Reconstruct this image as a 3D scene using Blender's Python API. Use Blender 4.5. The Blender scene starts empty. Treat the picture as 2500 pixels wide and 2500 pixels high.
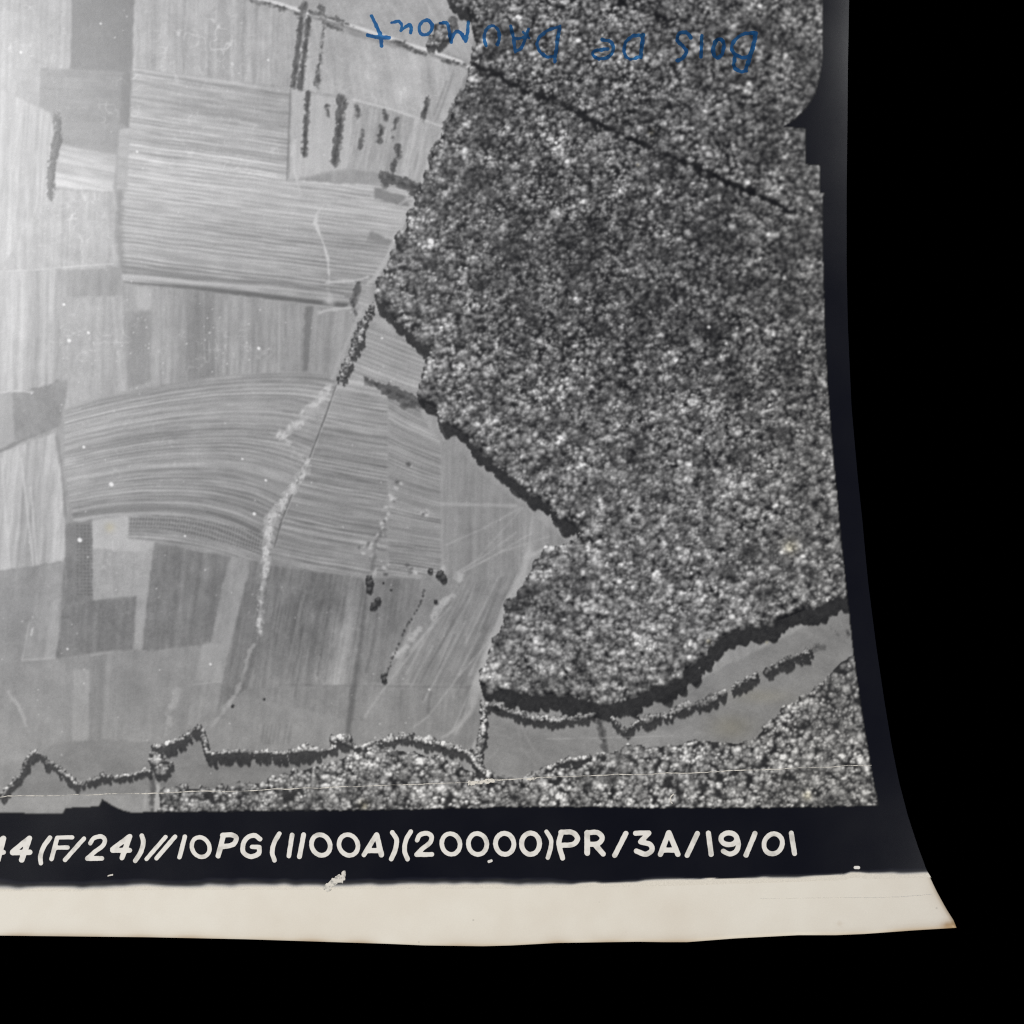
import bpy, math, random
import numpy as np

random.seed(7)
RNG = np.random.default_rng(11)
scene = bpy.context.scene

# ------------------------------------------------------------------ camera, world, lamps, exposure
CAM_H = 0.50                      # camera straight above the print, metres
SC = 0.20 / 2500.0                # 0.08 mm of print per traced unit
cam = bpy.data.cameras.new('Camera')
cam.sensor_width = 36.0
cam.lens = 36.0 * CAM_H / 0.20
cam.clip_start = 0.01
cam.clip_end = 50.0
camo = bpy.data.objects.new('Camera', cam)
camo.location = (0, 0, CAM_H)
scene.collection.objects.link(camo)
scene.camera = camo

world = bpy.data.worlds.new('World')
scene.world = world
world.use_nodes = True
bg = world.node_tree.nodes['Background']
bg.inputs[0].default_value = (0.22, 0.30, 0.75, 1)
bg.inputs[1].default_value = 0.12

def area(name, loc, target, size, power, color):
    l = bpy.data.lights.new(name, 'AREA')
    l.shape = 'DISK'
    l.size = size
    l.energy = power
    l.color = color
    o = bpy.data.objects.new(name, l)
    o.location = loc
    d = np.array(target) - np.array(loc)
    from mathutils import Vector
    o.rotation_euler = Vector(d).to_track_quat('-Z', 'Y').to_euler()
    scene.collection.objects.link(o)
    return o
area('window_lamp', (-0.325, 0.17, 0.62), (-0.02, 0.0, 0), 0.28, 2.85, (0.99, 0.99, 0.985))
area('fill_lamp', (0.66, -0.72, 0.85), (0.0, 0.0, 0), 0.60, 11.1, (1.0, 0.958, 0.83))  # added fill, unseen source that evens the light across the sheet

scene.render.engine = 'CYCLES'
scene.cycles.use_denoising = False
scene.cycles.filter_width = 1.2
vs = scene.view_settings
vs.view_transform = 'Standard'
vs.look = 'None'
vs.exposure = 0.0
vs.gamma = 1.0
vs.use_curve_mapping = False

# ------------------------------------------------------------------ shape of the curled sheet (traced units -> metres)
EDGE_R = np.array([(2076, -700), (2073, 0), (2070, 163), (2069, 290), (2067, 471), (2067, 650), (2070, 795), (2074, 886),
                   (2079, 994), (2087, 1085), (2094, 1164), (2105, 1266), (2113, 1355), (2120, 1427), (2140, 1583),
                   (2160, 1717), (2178, 1825), (2195, 1909), (2216, 1990), (2241, 2067), (2263, 2126), (2285, 2173),
                   (2309, 2217), (2328, 2247), (2335, 2265)], float)
EDGE_B = np.array([(-700, 2275), (0, 2284), (362, 2288), (600, 2293), (817, 2300), (944, 2304), (1035, 2308), (1180, 2310),
                   (1250, 2308), (1359, 2302), (1558, 2299), (1620, 2300), (1678, 2300), (1793, 2291), (1949, 2283),
                   (2042, 2283), (2111, 2280), (2235, 2271), (2335, 2265)], float)
BAND = np.array([(-700, 2164), (0, 2161), (181, 2161), (362, 2158), (699, 2157), (1071, 2155), (1299, 2154), (1540, 2150),
                 (1793, 2143), (1949, 2138), (1986, 2136), (2060, 2134), (2078, 2128), (2100, 2128), (2120, 2132), (2142, 2131), (2263, 2127)], float)

def edge_u(v):
    return np.interp(v, EDGE_R[:, 1], EDGE_R[:, 0])

def height(u, v):
    """lift of the sheet above the table in metres: flat at left, right edge and lower right corner curl up"""
    u = np.asarray(u, float); v = np.asarray(v, float)
    e = np.clip((u - (edge_u(np.minimum(v, 1900)) - 240)) / 240, 0, 1.5)
    top = np.clip((1800 - v) / 1700, 0.28, 1.0)
    rise = 0.0020 * e ** 2 * top
    b = np.clip((v - 1500) / 800, 0, 1.2)
    rise = rise + 0.0022 * b ** 2
    c = np.clip(((u - 1500) * 0.75 + (v - 1500) * 0.66) / 1130, 0, 1.3)
    rise = rise + 0.0070 * c ** 2.4
    return 0.0004 + rise

def P(u, v, off=0.0):
    h = height(u, v) + off
    k = 1.0 - h / CAM_H           # traced outline corrected for the lift of the curl
    return np.stack([(u - 1250) * SC * k, (1250 - v) * SC * k, h + 0 * u], -1)

def lin(c):
    c = np.asarray(c, float) / 255.0
    return np.where(c <= 0.04045, c / 12.92, ((c + 0.055) / 1.055) ** 2.4)

# ------------------------------------------------------------------ materials
def mat(name):
    m = bpy.data.materials.new(name)
    m.use_nodes = True
    nt = m.node_tree
    return m, nt, nt.nodes['Principled BSDF']

def node(nt, typ, **kw):
    n = nt.nodes.new(typ)
    for k, v in kw.items():
        setattr(n, k, v)
    return n

def emulsion_material(name, grain, rough, bump):
    m, nt, b = mat(name)
    at = node(nt, 'ShaderNodeAttribute', attribute_name='tone')
    tc = node(nt, 'ShaderNodeTexCoord')
    n1 = node(nt, 'ShaderNodeTexNoise'); n1.inputs['Scale'].default_value = 4200; n1.inputs['Detail'].default_value = 3
    nt.links.new(tc.outputs['Object'], n1.inputs['Vector'])
    mr = node(nt, 'ShaderNodeMapRange')
    mr.inputs['From Min'].default_value = 0.3; mr.inputs['From Max'].default_value = 0.7
    mr.inputs['To Min'].default_value = 1 - grain; mr.inputs['To Max'].default_value = 1 + grain
    nt.links.new(n1.outputs['Fac'], mr.inputs['Value'])
    mx = node(nt, 'ShaderNodeVectorMath', operation='MULTIPLY')
    nt.links.new(at.outputs['Color'], mx.inputs[0]); nt.links.new(mr.outputs['Result'], mx.inputs[1])
    nt.links.new(mx.outputs['Vector'], b.inputs['Base Color'])
    n2 = node(nt, 'ShaderNodeTexNoise'); n2.inputs['Scale'].default_value = 60; n2.inputs['Detail'].default_value = 6
    nt.links.new(tc.outputs['Object'], n2.inputs['Vector'])
    mr2 = node(nt, 'ShaderNodeMapRange')
    mr2.inputs['To Min'].default_value = rough - 0.06; mr2.inputs['To Max'].default_value = rough + 0.06
    nt.links.new(n2.outputs['Fac'], mr2.inputs['Value']); nt.links.new(mr2.outputs['Result'], b.inputs['Roughness'])
    n3 = node(nt, 'ShaderNodeTexNoise'); n3.inputs['Scale'].default_value = 900; n3.inputs['Detail'].default_value = 4
    nt.links.new(tc.outputs['Object'], n3.inputs['Vector'])
    bp = node(nt, 'ShaderNodeBump'); bp.inputs['Strength'].default_value = bump; bp.inputs['Distance'].default_value = 0.00005
    nt.links.new(n3.outputs['Fac'], bp.inputs['Height']); nt.links.new(bp.outputs['Normal'], b.inputs['Normal'])
    b.inputs['Specular IOR Level'].default_value = 0.5
    return m

M_PICT = emulsion_material('silver_print_emulsion', 0.05, 0.275, 0.05)
M_BORD = emulsion_material('black_exposed_emulsion', 0.10, 0.245, 0.05)
M_PAPER = emulsion_material('cream_photo_paper', 0.02, 0.5, 0.12)
nt = M_PAPER.node_tree; b = nt.nodes['Principled BSDF']
src = b.inputs['Base Color'].links[0].from_socket
tc = node(nt, 'ShaderNodeTexCoord')
vo = node(nt, 'ShaderNodeTexVoronoi'); vo.inputs['Scale'].default_value = 230
nt.links.new(tc.outputs['Object'], vo.inputs['Vector'])
rp = node(nt, 'ShaderNodeMapRange'); rp.inputs['From Min'].default_value = 0.02; rp.inputs['From Max'].default_value = 0.06
rp.inputs['To Min'].default_value = 0.72; rp.inputs['To Max'].default_value = 1.0
nt.links.new(vo.outputs['Distance'], rp.inputs['Value'])
sp = node(nt, 'ShaderNodeVectorMath', operation='MULTIPLY')
nt.links.new(src, sp.inputs[0]); nt.links.new(rp.outputs['Result'], sp.inputs[1]); nt.links.new(sp.outputs['Vector'], b.inputs['Base Color'])

m, nt, b = mat('caption_cream'); M_CAP = m
b.inputs['Base Color'].default_value = (0.80, 0.76, 0.68, 1); b.inputs['Roughness'].default_value = 0.4
tc = node(nt, 'ShaderNodeTexCoord')
n1 = node(nt, 'ShaderNodeTexNoise'); n1.inputs['Scale'].default_value = 500; n1.inputs['Detail'].default_value = 3
nt.links.new(tc.outputs['Object'], n1.inputs['Vector'])
cr = node(nt, 'ShaderNodeValToRGB')
cr.color_ramp.elements[0].position = 0.30; cr.color_ramp.elements[0].color = (0.60, 0.575, 0.52, 1)
cr.color_ramp.elements[1].position = 0.5; cr.color_ramp.elements[1].color = (0.84, 0.81, 0.745, 1)
nt.links.new(n1.outputs['Fac'], cr.inputs['Fac']); nt.links.new(cr.outputs['Color'], b.inputs['Base Color'])

m, nt, b = mat('bared_paper_fibre'); M_FIB = m
b.inputs['Base Color'].default_value = (0.72, 0.68, 0.60, 1); b.inputs['Roughness'].default_value = 0.8
tc = node(nt, 'ShaderNodeTexCoord')
n1 = node(nt, 'ShaderNodeTexNoise'); n1.inputs['Scale'].default_value = 1500; n1.inputs['Detail'].default_value = 3
nt.links.new(tc.outputs['Object'], n1.inputs['Vector'])
cr = node(nt, 'ShaderNodeValToRGB')
cr.color_ramp.elements[0].position = 0.34; cr.color_ramp.elements[0].color = (0.34, 0.33, 0.30, 1)
cr.color_ramp.elements[1].position = 0.5; cr.color_ramp.elements[1].color = (0.74, 0.70, 0.62, 1)
nt.links.new(n1.outputs['Fac'], cr.inputs['Fac']); nt.links.new(cr.outputs['Color'], b.inputs['Base Color'])

# blue felt-pen ink: a tinted transparent film
m, nt, b = mat('blue_ink'); M_INK = m
out = nt.nodes['Material Output']
tc = node(nt, 'ShaderNodeTexCoord')
n1 = node(nt, 'ShaderNodeTexNoise'); n1.inputs['Scale'].default_value = 900; n1.inputs['Detail'].default_value = 4
nt.links.new(tc.outputs['Object'], n1.inputs['Vector'])
cr = node(nt, 'ShaderNodeValToRGB')
cr.color_ramp.elements[0].position = 0.35; cr.color_ramp.elements[0].color = (0.17, 0.47, 0.80, 1)
cr.color_ramp.elements[1].position = 0.68; cr.color_ramp.elements[1].color = (0.34, 0.66, 0.92, 1)
nt.links.new(n1.outputs['Fac'], cr.inputs['Fac'])
tr = node(nt, 'ShaderNodeBsdfTransparent')
nt.links.new(cr.outputs['Color'], tr.inputs['Color'])
b.inputs['Base Color'].default_value = (0.014, 0.13, 0.38, 1); b.inputs['Roughness'].default_value = 0.45
mixn = node(nt, 'ShaderNodeMixShader')
n4 = node(nt, 'ShaderNodeTexNoise'); n4.inputs['Scale'].default_value = 420; n4.inputs['Detail'].default_value = 5
nt.links.new(tc.outputs['Object'], n4.inputs['Vector'])
mr4 = node(nt, 'ShaderNodeMapRange'); mr4.inputs['From Min'].default_value = 0.34; mr4.inputs['From Max'].default_value = 0.66
mr4.inputs['To Min'].default_value = 0.10; mr4.inputs['To Max'].default_value = 0.42
nt.links.new(n4.outputs['Fac'], mr4.inputs['Value']); nt.links.new(mr4.outputs['Result'], mixn.inputs[0])
nt.links.new(tr.outputs[0], mixn.inputs[1]); nt.links.new(b.outputs[0], mixn.inputs[2])
nt.links.new(mixn.outputs[0], out.inputs['Surface'])

m, nt, b = mat('black_velvet'); M_BLACK = m
b.inputs['Base Color'].default_value = (0.0, 0.0, 0.0, 1)
b.inputs['Specular IOR Level'].default_value = 0.0
b.inputs['Roughness'].default_value = 1.0

# ------------------------------------------------------------------ mesh helpers
def link(name, me, material, parent=None, label=None, smooth=True):
    o = bpy.data.objects.new(name, me)
    scene.collection.objects.link(o)
    me.materials.append(material)
    if smooth:
        me.polygons.foreach_set('use_smooth', np.ones(len(me.polygons), bool))
    if parent:
        o.parent = parent
    if label:
        o['label'] = label
    return o

def grid_mesh(name, V, quads, tone=None):
    """V (n,3) float, quads (m,4) int -> mesh built with foreach_set; tone (n,3) linear colour per vertex"""
    used = np.zeros(len(V), bool); used[quads.ravel()] = True
    remap = np.cumsum(used) - 1
    V = V[used]; quads = remap[quads]
    me = bpy.data.meshes.new(name)
    me.vertices.add(len(V)); me.vertices.foreach_set('co', V.astype(np.float32).ravel())
    me.loops.add(quads.size); me.loops.foreach_set('vertex_index', quads.astype(np.int32).ravel())
    me.polygons.add(len(quads))
    me.polygons.foreach_set('loop_start', np.arange(0, quads.size, 4, dtype=np.int32))
    me.polygons.foreach_set('loop_total', np.full(len(quads), 4, np.int32))
    me.update(calc_edges=True)
    if tone is not None:
        a = me.color_attributes.new('tone', 'FLOAT_COLOR', 'POINT')
        c = np.ones((len(V), 4), np.float32); c[:, :3] = tone[used]
        a.data.foreach_set('color', c.ravel())
    return me

def quads_of(nr, nc):
    i = np.arange(nr * nc).reshape(nr, nc)
    return np.stack([i[1:, :-1], i[1:, 1:], i[:-1, 1:], i[:-1, :-1]], -1).reshape(-1, 4)

def resample(pts, n):
    pts = np.asarray(pts, float)
    d = np.r_[0, np.cumsum(np.hypot(*np.diff(pts, axis=0).T))]
    t = np.linspace(0, d[-1], n)
    return np.stack([np.interp(t, d, pts[:, 0]), np.interp(t, d, pts[:, 1])], -1)

def smooth_curve(pts, sub=8, closed=False):
    pts = np.asarray(pts, float)
    if len(pts) < 3:
        return pts
    q = np.vstack([pts[-1], pts, pts[0], pts[1]]) if closed else np.vstack([2 * pts[0] - pts[1], pts, 2 * pts[-1] - pts[-2]])
    res = []
    for i in range(1, len(q) - 2):
        p0, p1, p2, p3 = q[i - 1:i + 3]
        for t in np.linspace(0, 1, sub, endpoint=False):
            res.append(0.5 * (2 * p1 + (p2 - p0) * t + (2 * p0 - 5 * p1 + 4 * p2 - p3) * t * t + (3 * p1 - p0 - 3 * p2 + p3) * t ** 3))
    res.append(q[-2])
    return np.array(res)

def noise1(p, period, seed):
    r = np.random.default_rng(seed).random(4096) * 2 - 1
    x = np.asarray(p) / period + 1000.3
    i = np.floor(x).astype(int); f = x - i; f = f * f * (3 - 2 * f)
    return r[i % 4096] * (1 - f) + r[(i + 1) % 4096] * f

def noise2(x, y, period, seed):
    r = np.random.default_rng(seed).random((256, 256)) * 2 - 1
    a = x / period + 500.2; b_ = y / period + 500.7
    i = np.floor(a).astype(int); j = np.floor(b_).astype(int)
    f = a - i; g = b_ - j; f = f * f * (3 - 2 * f); g = g * g * (3 - 2 * g)
    i0 = i % 256; i1 = (i + 1) % 256; j0 = j % 256; j1 = (j + 1) % 256
    return (r[j0, i0] * (1 - f) + r[j0, i1] * f) * (1 - g) + (r[j1, i0] * (1 - f) + r[j1, i1] * f) * g

def fbm(x, y, period, seed, octv=3):
    s = 0; a = 1.0; t = 0
    for k in range(octv):
        s = s + a * noise2(x, y, period / 2 ** k, seed + 17 * k); t += a; a *= 0.6
    return s / t

def inside(poly, x, y):
    poly = np.asarray(poly, float)
    res = np.zeros(np.broadcast(x, y).shape, bool)
    for (x0, y0), (x1, y1) in zip(poly, np.roll(poly, -1, 0)):
        if y0 == y1:
            continue
        c = (y0 > y) != (y1 > y)
        xi = (x1 - x0) * (y - y0) / (y1 - y0) + x0
        res ^= c & (x < xi)
    return res

def seg_dist(x, y, p, q):
    dx, dy = q[0] - p[0], q[1] - p[1]
    L = dx * dx + dy * dy + 1e-9
    t = np.clip(((x - p[0]) * dx + (y - p[1]) * dy) / L, 0, 1)
    return np.hypot(x - p[0] - t * dx, y - p[1] - t * dy), t

# ------------------------------------------------------------------ table under the print
me = bpy.data.meshes.new('backdrop')
me.from_pydata([(-3, -3, 0), (3, -3, 0), (3, 3, 0), (-3, 3, 0)], [], [(0, 1, 2, 3)])
o = link('backdrop', me, M_BLACK, smooth=False)
o['kind'] = 'structure'

# ------------------------------------------------------------------ the print
root = bpy.data.objects.new('aerial_photograph', None)
scene.collection.objects.link(root)
root['label'] = 'black and white aerial photograph print with cream margin and curled lower right corner'
root['category'] = 'photograph'

# the paper: a Coons patch between the trimmed edges, with a thin underside
def coons(bottom, right, nu, nv, u0=-700.0, v0=-700.0):
    B = resample(bottom, nu)
    R = resample(right, nv)
    s = np.linspace(0, 1, nu)[None, :, None]; t = np.linspace(0, 1, nv)[:, None, None]
    T = np.stack([np.linspace(u0, R[0, 0], nu), np.full(nu, v0)], -1)
    L = np.stack([np.full(nv, u0), np.linspace(v0, B[0, 1], nv)], -1)
    c = (1 - t) * T[None] + t * B[None] + (1 - s) * L[:, None] + s * R[:, None]
    c -= (1 - s) * (1 - t) * T[0] + s * (1 - t) * T[-1] + (1 - s) * t * B[0] + s * t * B[-1]
    return c                      # (nv, nu, 2)

NU, NV = 300, 300
C = coons(EDGE_B, EDGE_R, NU, NV)
u, v = C[..., 0].ravel(), C[..., 1].ravel()
top = P(u, v)
bot = P(u, v, -0.00022)
q = quads_of(NV, NU)
idx = np.arange(NU * NV).reshape(NV, NU); n = NU * NV
loop = np.concatenate([idx[0, :], idx[1:, -1], idx[-1, -2::-1], idx[-2:0:-1, 0]])
nx = np.roll(loop, -1)
rim = np.stack([loop, nx, nx + n, loop + n], -1)
allq = np.vstack([q, q[:, ::-1] + n, rim])
db = np.interp(u, EDGE_B[:, 0], EDGE_B[:, 1]) - v
dr = (edge_u(v) - u) * 0.8
age = np.exp(-np.maximum(db, 0) / 9) * (0.35 + 0.35 * noise1(u, 60, 3)) + 0.5 * np.exp(-np.maximum(dr, 0) / 8) * np.clip((v - 2130) / 60, 0, 1)
age += 0.9 * np.exp(-(((u - 2318) / 18) ** 2 + ((v - 2258) / 9) ** 2)) + 0.28 * np.exp(-(((u - 2050) / 8) ** 2 + ((v - 2257) / 5) ** 2))
age = np.clip(age + 0.11 * fbm(u, v, 170, 5) + 0.05 * fbm(u, v, 40, 6) + 0.05, 0, 1)[:, None]
paper = lin([234, 228, 214])[None] * (1 - age) + lin([176, 148, 112])[None] * age
ex = (np.clip((2126 - v) / 3, 0, 1) * (edge_u(v) - u < 14))[:, None]
paper = paper * (1 - ex) + lin([10, 10.5, 13])[None] * ex
me = grid_mesh('paper', np.vstack([top, bot]), allq, np.vstack([paper, paper]))
link('paper', me, M_PAPER, root, 'cream photo paper with a yellowed lower margin')

# picture outline (traced)
PICT = [(2009, -700), (2007, 0), (2007, 145), (2004, 165), (2000, 187), (1990, 225), (1980, 243), (1968, 261), (1955, 276), (1939, 290), (1910, 310),
        (1966, 315), (1966, 402), (2001, 405), (2001, 471), (2011, 473), (2007, 483), (2007, 543), (2009, 650), (2012, 795), (2018, 904),
        (2023, 994), (2032, 1103), (2043, 1215), (2053, 1325), (2070, 1481), (2084, 1608), (2102, 1735), (2120, 1843),
        (2131, 1909), (2144, 1965), (1917, 1970), (1700, 1971), (1299, 1968), (1035, 1974), (699, 1978), (391, 1981), (322, 1983), (301, 1978),
        (288, 1973), (275, 1966), (262, 1958), (249, 1950), (241, 1968), (159, 1972), (154, 1985), (0, 1984), (-700, 1990)]
PICT_FULL = PICT + [(-700, -700)]

# black exposed border round the picture, fading into the paper along the band's lower edge
rows = np.r_[np.linspace(-700, 1850, 150), np.linspace(1866, 2105, 24), np.linspace(2110, 2155, 24)]
R_B = np.vstack([EDGE_R[EDGE_R[:, 1] < 2126], [(2263, 2127)]])
nb = 460
gv = np.concatenate([np.linspace(0, 0.955, 170), np.linspace(0.957, 1, 46)[0:]])
Bc = BAND.copy(); Bc[:, 1] += 15
Rc = np.vstack([EDGE_R[EDGE_R[:, 1] < 2130], [(2273, 2142)]])
Bc = np.vstack([Bc[:-1], [(2273, 2142)]])
CB = coons(Bc, Rc, nb, 401)
CB = np.stack([np.stack([np.interp(gv, np.linspace(0, 1, 401), CB[:, j, k]) for j in range(nb)], 1) for k in (0, 1)], -1)
nr = CB.shape[0]
u, v = CB[..., 0].ravel(), CB[..., 1].ravel()
d = v - np.interp(u, BAND[:, 0], BAND[:, 1]) + 2.2 * noise1(u, 26, 8) + 2.5 * noise1(u, 90, 9)
soft = 1.0 + 0.45 * np.clip(noise1(u, 150, 4), -1, 1) - 0.45 * np.clip((u - 1100) / 500, 0, 1)
tone = np.interp(d, [-40, -17, -13, -2, 1, 4, 8, 13], [13, 14, 34, 52, 88, 158, 205, 232])
tone_s = np.interp(d / soft, [-40, -15, -11, -3, 1, 4, 8, 11], [6, 7, 26, 44, 92, 160, 208, 232])
tone = np.minimum(np.maximum(tone_s, 0), 232)
tone += (tone > 25) * (tone < 150) * 9 * noise2(u, v * 6, 30, 12)
mixp = np.clip((tone - 130) / 100, 0, 1)[:, None]
col = lin(np.clip(tone, 0, 255))[:, None] * (1 + np.array([[0.0, 0.1, 1.5]]) * np.clip(1 - tone / 40, 0, 1)[:, None])  # blue lift in the darks paints a navy reflection into the border colour
col = col * (1 - mixp) + mixp * lin([231, 224, 209])[None] * (tone / 232.0)[:, None] ** 1.6
fq = quads_of(nr, nb)
cu, cv = u[fq].mean(1), v[fq].mean(1)
inner = inside([(x - 24 if x > 0 else x, y - 24 if y > 0 else y) for x, y in
                [(-740, -740), (1900, -740), (1900, 1500), (2040, 1500), (2110, 1950), (-740, 1945)]], cu, cv)
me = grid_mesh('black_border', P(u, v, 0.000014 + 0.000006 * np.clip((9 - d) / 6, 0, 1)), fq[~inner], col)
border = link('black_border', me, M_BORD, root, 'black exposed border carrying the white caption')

# ------------------------------------------------------------------ the printed picture (tone of the print at each point)
G = 2.2
U0, V0, U1, V1 = -704.0, -704.0, 2152.0, 1996.0
xs = np.arange(U0, U1, G); ys = np.arange(V0, V1, G)
W, Hh = len(xs), len(ys)
X, Y = np.meshgrid(xs, ys)
T = np.full((Hh, W), 165.0)

def win(pts, pad):
    a = np.asarray(pts, float)
    i0 = int(max(0, (a[:, 0].min() - pad - U0) // G)); i1 = int(min(W, (a[:, 0].max() + pad - U0) // G + 2))
    j0 = int(max(0, (a[:, 1].min() - pad - V0) // G)); j1 = int(min(Hh, (a[:, 1].max() + pad - V0) // G + 2))
    return (slice(j0, max(j0, j1)), slice(i0, max(i0, i1)))

def blur(a, s):
    r = 3; k = np.exp(-0.5 * (np.arange(-r, r + 1) / s) ** 2); k /= k.sum()
    b_ = sum(k[i] * np.roll(a, i - r, 0) for i in range(7))
    return sum(k[i] * np.roll(b_, i - r, 1) for i in range(7))
SEED = [100]
def field(poly, tone, ang=90.0, con=8.0, per=(9, 24, 60), mot=4.0, warp=None, grad=None, plough=0.0, pitch=9.0):
    """one plot of land: base tone, plough lines at angle ang (degrees, 0 = along u), mottling"""
    SEED[0] += 7
    sl = win(poly, 2)
    x, y = X[sl], Y[sl]
    if x.size == 0:
        return
    jx = x + 2.2 * noise2(x, y, 16, SEED[0]); jy = y + 2.2 * noise2(x, y, 16, SEED[0] + 1)
    mk = inside(poly, jx, jy)
    a = math.radians(ang)
    if warp is None:
        p = -math.sin(a) * x + math.cos(a) * y
        qq = math.cos(a) * x + math.sin(a) * y
    else:
        p, qq = warp(x, y)
    p = p + 1.2 * noise2(x, y, 70, SEED[0] + 2)
    s = 0
    for k, pr in enumerate(per):
        w_ = 0.7 + 0.6 * noise2(qq * 0.45, p, 90, SEED[0] + 30 + k)
        s = s + noise1(p, pr, SEED[0] + k) * np.clip(w_, 0.1, 1.3)
    s = s / math.sqrt(len(per))
    val = tone + con * 1.35 * s + mot * 1.7 * fbm(x, y, 34, SEED[0] + 5, 4)
    # short streaks along the furrows
    val += 0.75 * con * noise2(p, qq * 0.10, 4.6, SEED[0] + 6) + 0.7 * mot * noise2(x, y, 4.5, SEED[0] + 8)
    if plough:
        ph = p + 4.0 * noise1(p, 55, SEED[0] + 11) + 0.8 * noise2(x, y, 40, SEED[0] + 12)
        wv_ = np.cos(2 * math.pi * ph / pitch)
        amp = np.clip(0.75 + 0.8 * noise1(p, 23, SEED[0] + 13) + 0.5 * noise2(qq * 0.5, p, 60, SEED[0] + 14), 0.0, 1.6)
        val = val + plough * amp * np.sign(wv_) * np.abs(wv_) ** 0.8
    if grad is not None:
        val = val + grad(x, y)
    mf = blur(mk.astype(float), 0.9)
    T[sl] = T[sl] * (1 - mf) + val * mf

def stroke(pts, w, tone, alpha=1.0, soft=2.0, jit=0.0, per=12, gap=0.0):
    SEED[0] += 5
    pts = np.asarray(pts, float)
    w = np.broadcast_to(np.asarray(w, float), (len(pts),))
    sl = win(pts, w.max() + soft + jit + 4)
    x, y = X[sl], Y[sl]
    if x.size == 0:
        return
    best = np.full(x.shape, 1e9)
    for k in range(len(pts) - 1):
        dd, t = seg_dist(x, y, pts[k], pts[k + 1])
        best = np.minimum(best, dd - 0.5 * (w[k] * (1 - t) + w[k + 1] * t))
    if jit:
        best = best + jit * fbm(x, y, per, SEED[0], 2) * 1.5
    a = np.clip(0.5 - best / max(soft, 0.8), 0, 1) * alpha
    if gap:
        a = a * np.clip(0.5 + (noise2(x, y, per * 1.6, SEED[0] + 2) + 1 - 2 * gap) * 2.2, 0, 1)
    T[sl] = T[sl] * (1 - a) + tone * a

def blob(c, rx, ry, tone, alpha=1.0, ang=0, pw=1.0):
    sl = win([(c[0] - rx * 2.5, c[1] - rx * 2.5), (c[0] + rx * 2.5, c[1] + rx * 2.5), (c[0], c[1] - ry * 2.5), (c[0], c[1] + ry * 2.5)], 3)
    x, y = X[sl] - c[0], Y[sl] - c[1]
    a = math.radians(ang)
    p, qq = x * math.cos(a) + y * math.sin(a), -x * math.sin(a) + y * math.cos(a)
    g = np.exp(-((p / rx) ** 2 + (qq / ry) ** 2) ** pw) * alpha
    T[sl] = T[sl] * (1 - g) + tone * g


L_ = -720
# --- upper left fields
field([(L_, L_), (2200, L_), (2200, 2000), (L_, 2000)], 158, 90, 7, (14, 40, 90), 5)
field([(L_, L_), (190, L_), (190, 0), (172, 170), (100, 165), (95, 262), (0, 215), (L_, 180)], 174, 92, 9, (7, 14, 40), 8)
field([(190, L_), (332, L_), (330, 0), (322, 178), (172, 172)], 126, 90, 2, (20, 60), 4)
field([(100, 165), (322, 176), (316, 312), (290, 318), (283, 378), (150, 352), (138, 285), (95, 262)], 146, 5, 6, (9, 22), 6)
field([(300, 172), (322, 176), (316, 312), (292, 300)], 126, 90, 3, (10, 20), 3)
field([(L_, 190), (0, 215), (122, 277), (136, 350), (118, 480), (125, 520), (0, 660), (L_, 680)], 184, 94, 17, (7, 15, 40), 5)
field([(150, 353), (284, 379), (277, 470), (130, 456)], 190, 11, 16, (6, 11), 4)
field([(122, 462), (278, 468), (298, 560), (297, 655), (0, 662), (60, 560)], 178, 91, 9, (7, 14, 34), 9)
field([(332, L_), (640, L_), (640, 0), (735, 30), (712, 216), (326, 168)], 176, 91, 11, (7, 16, 50), 7)
# the wide striped field
def slope_w(k0, k1):
    return lambda x, y: (y - (k0 + (k1 - k0) * np.clip((y - 150) / 550, 0, 1)) * (x - 330), x)
field([(326, 165), (712, 216), (705, 300), (700, 440), (850, 450), (1035, 445), (1015, 480), (968, 590), (920, 685), (860, 745), (700, 730), (298, 690), (292, 520), (300, 380), (316, 312)],
      172, 8, 19, (4.5, 8, 15), 3, slope_w(0.15, 0.12), lambda x, y: 12 * np.exp(-((y - 440) / 90) ** 2) - 14 * np.clip((y - 560) / 130, 0, 1), 9, 10.5)
field([(292, 318), (318, 312), (312, 470), (284, 470)], 170, 8, 9, (8, 14), 3)
stroke([(293, 470), (290, 560), (297, 660)], 16, 128, 0.75, 14, 3)
stroke([(298, 674), (453, 688), (700, 706), (840, 724)], [11, 8, 4, 3], 190, 0.8, 4)
stroke([(298, 664), (453, 678), (700, 692), (840, 716)], [8, 7, 6, 4], 120, 0.7, 4)
stroke([(305, 690), (453, 701), (620, 720), (700, 730), (845, 746)], [4, 9, 12, 12, 10], 92, 0.85, 5)
stroke([(453, 714), (700, 738), (850, 755)], 4, 176, 0.7, 3)
stroke([(-300, 662), (-80, 664), (30, 662), (90, 659), (190, 650), (278, 644)], [3, 3, 3, 3, 2.5, 1.5], 218, 0.9, 2)
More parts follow.
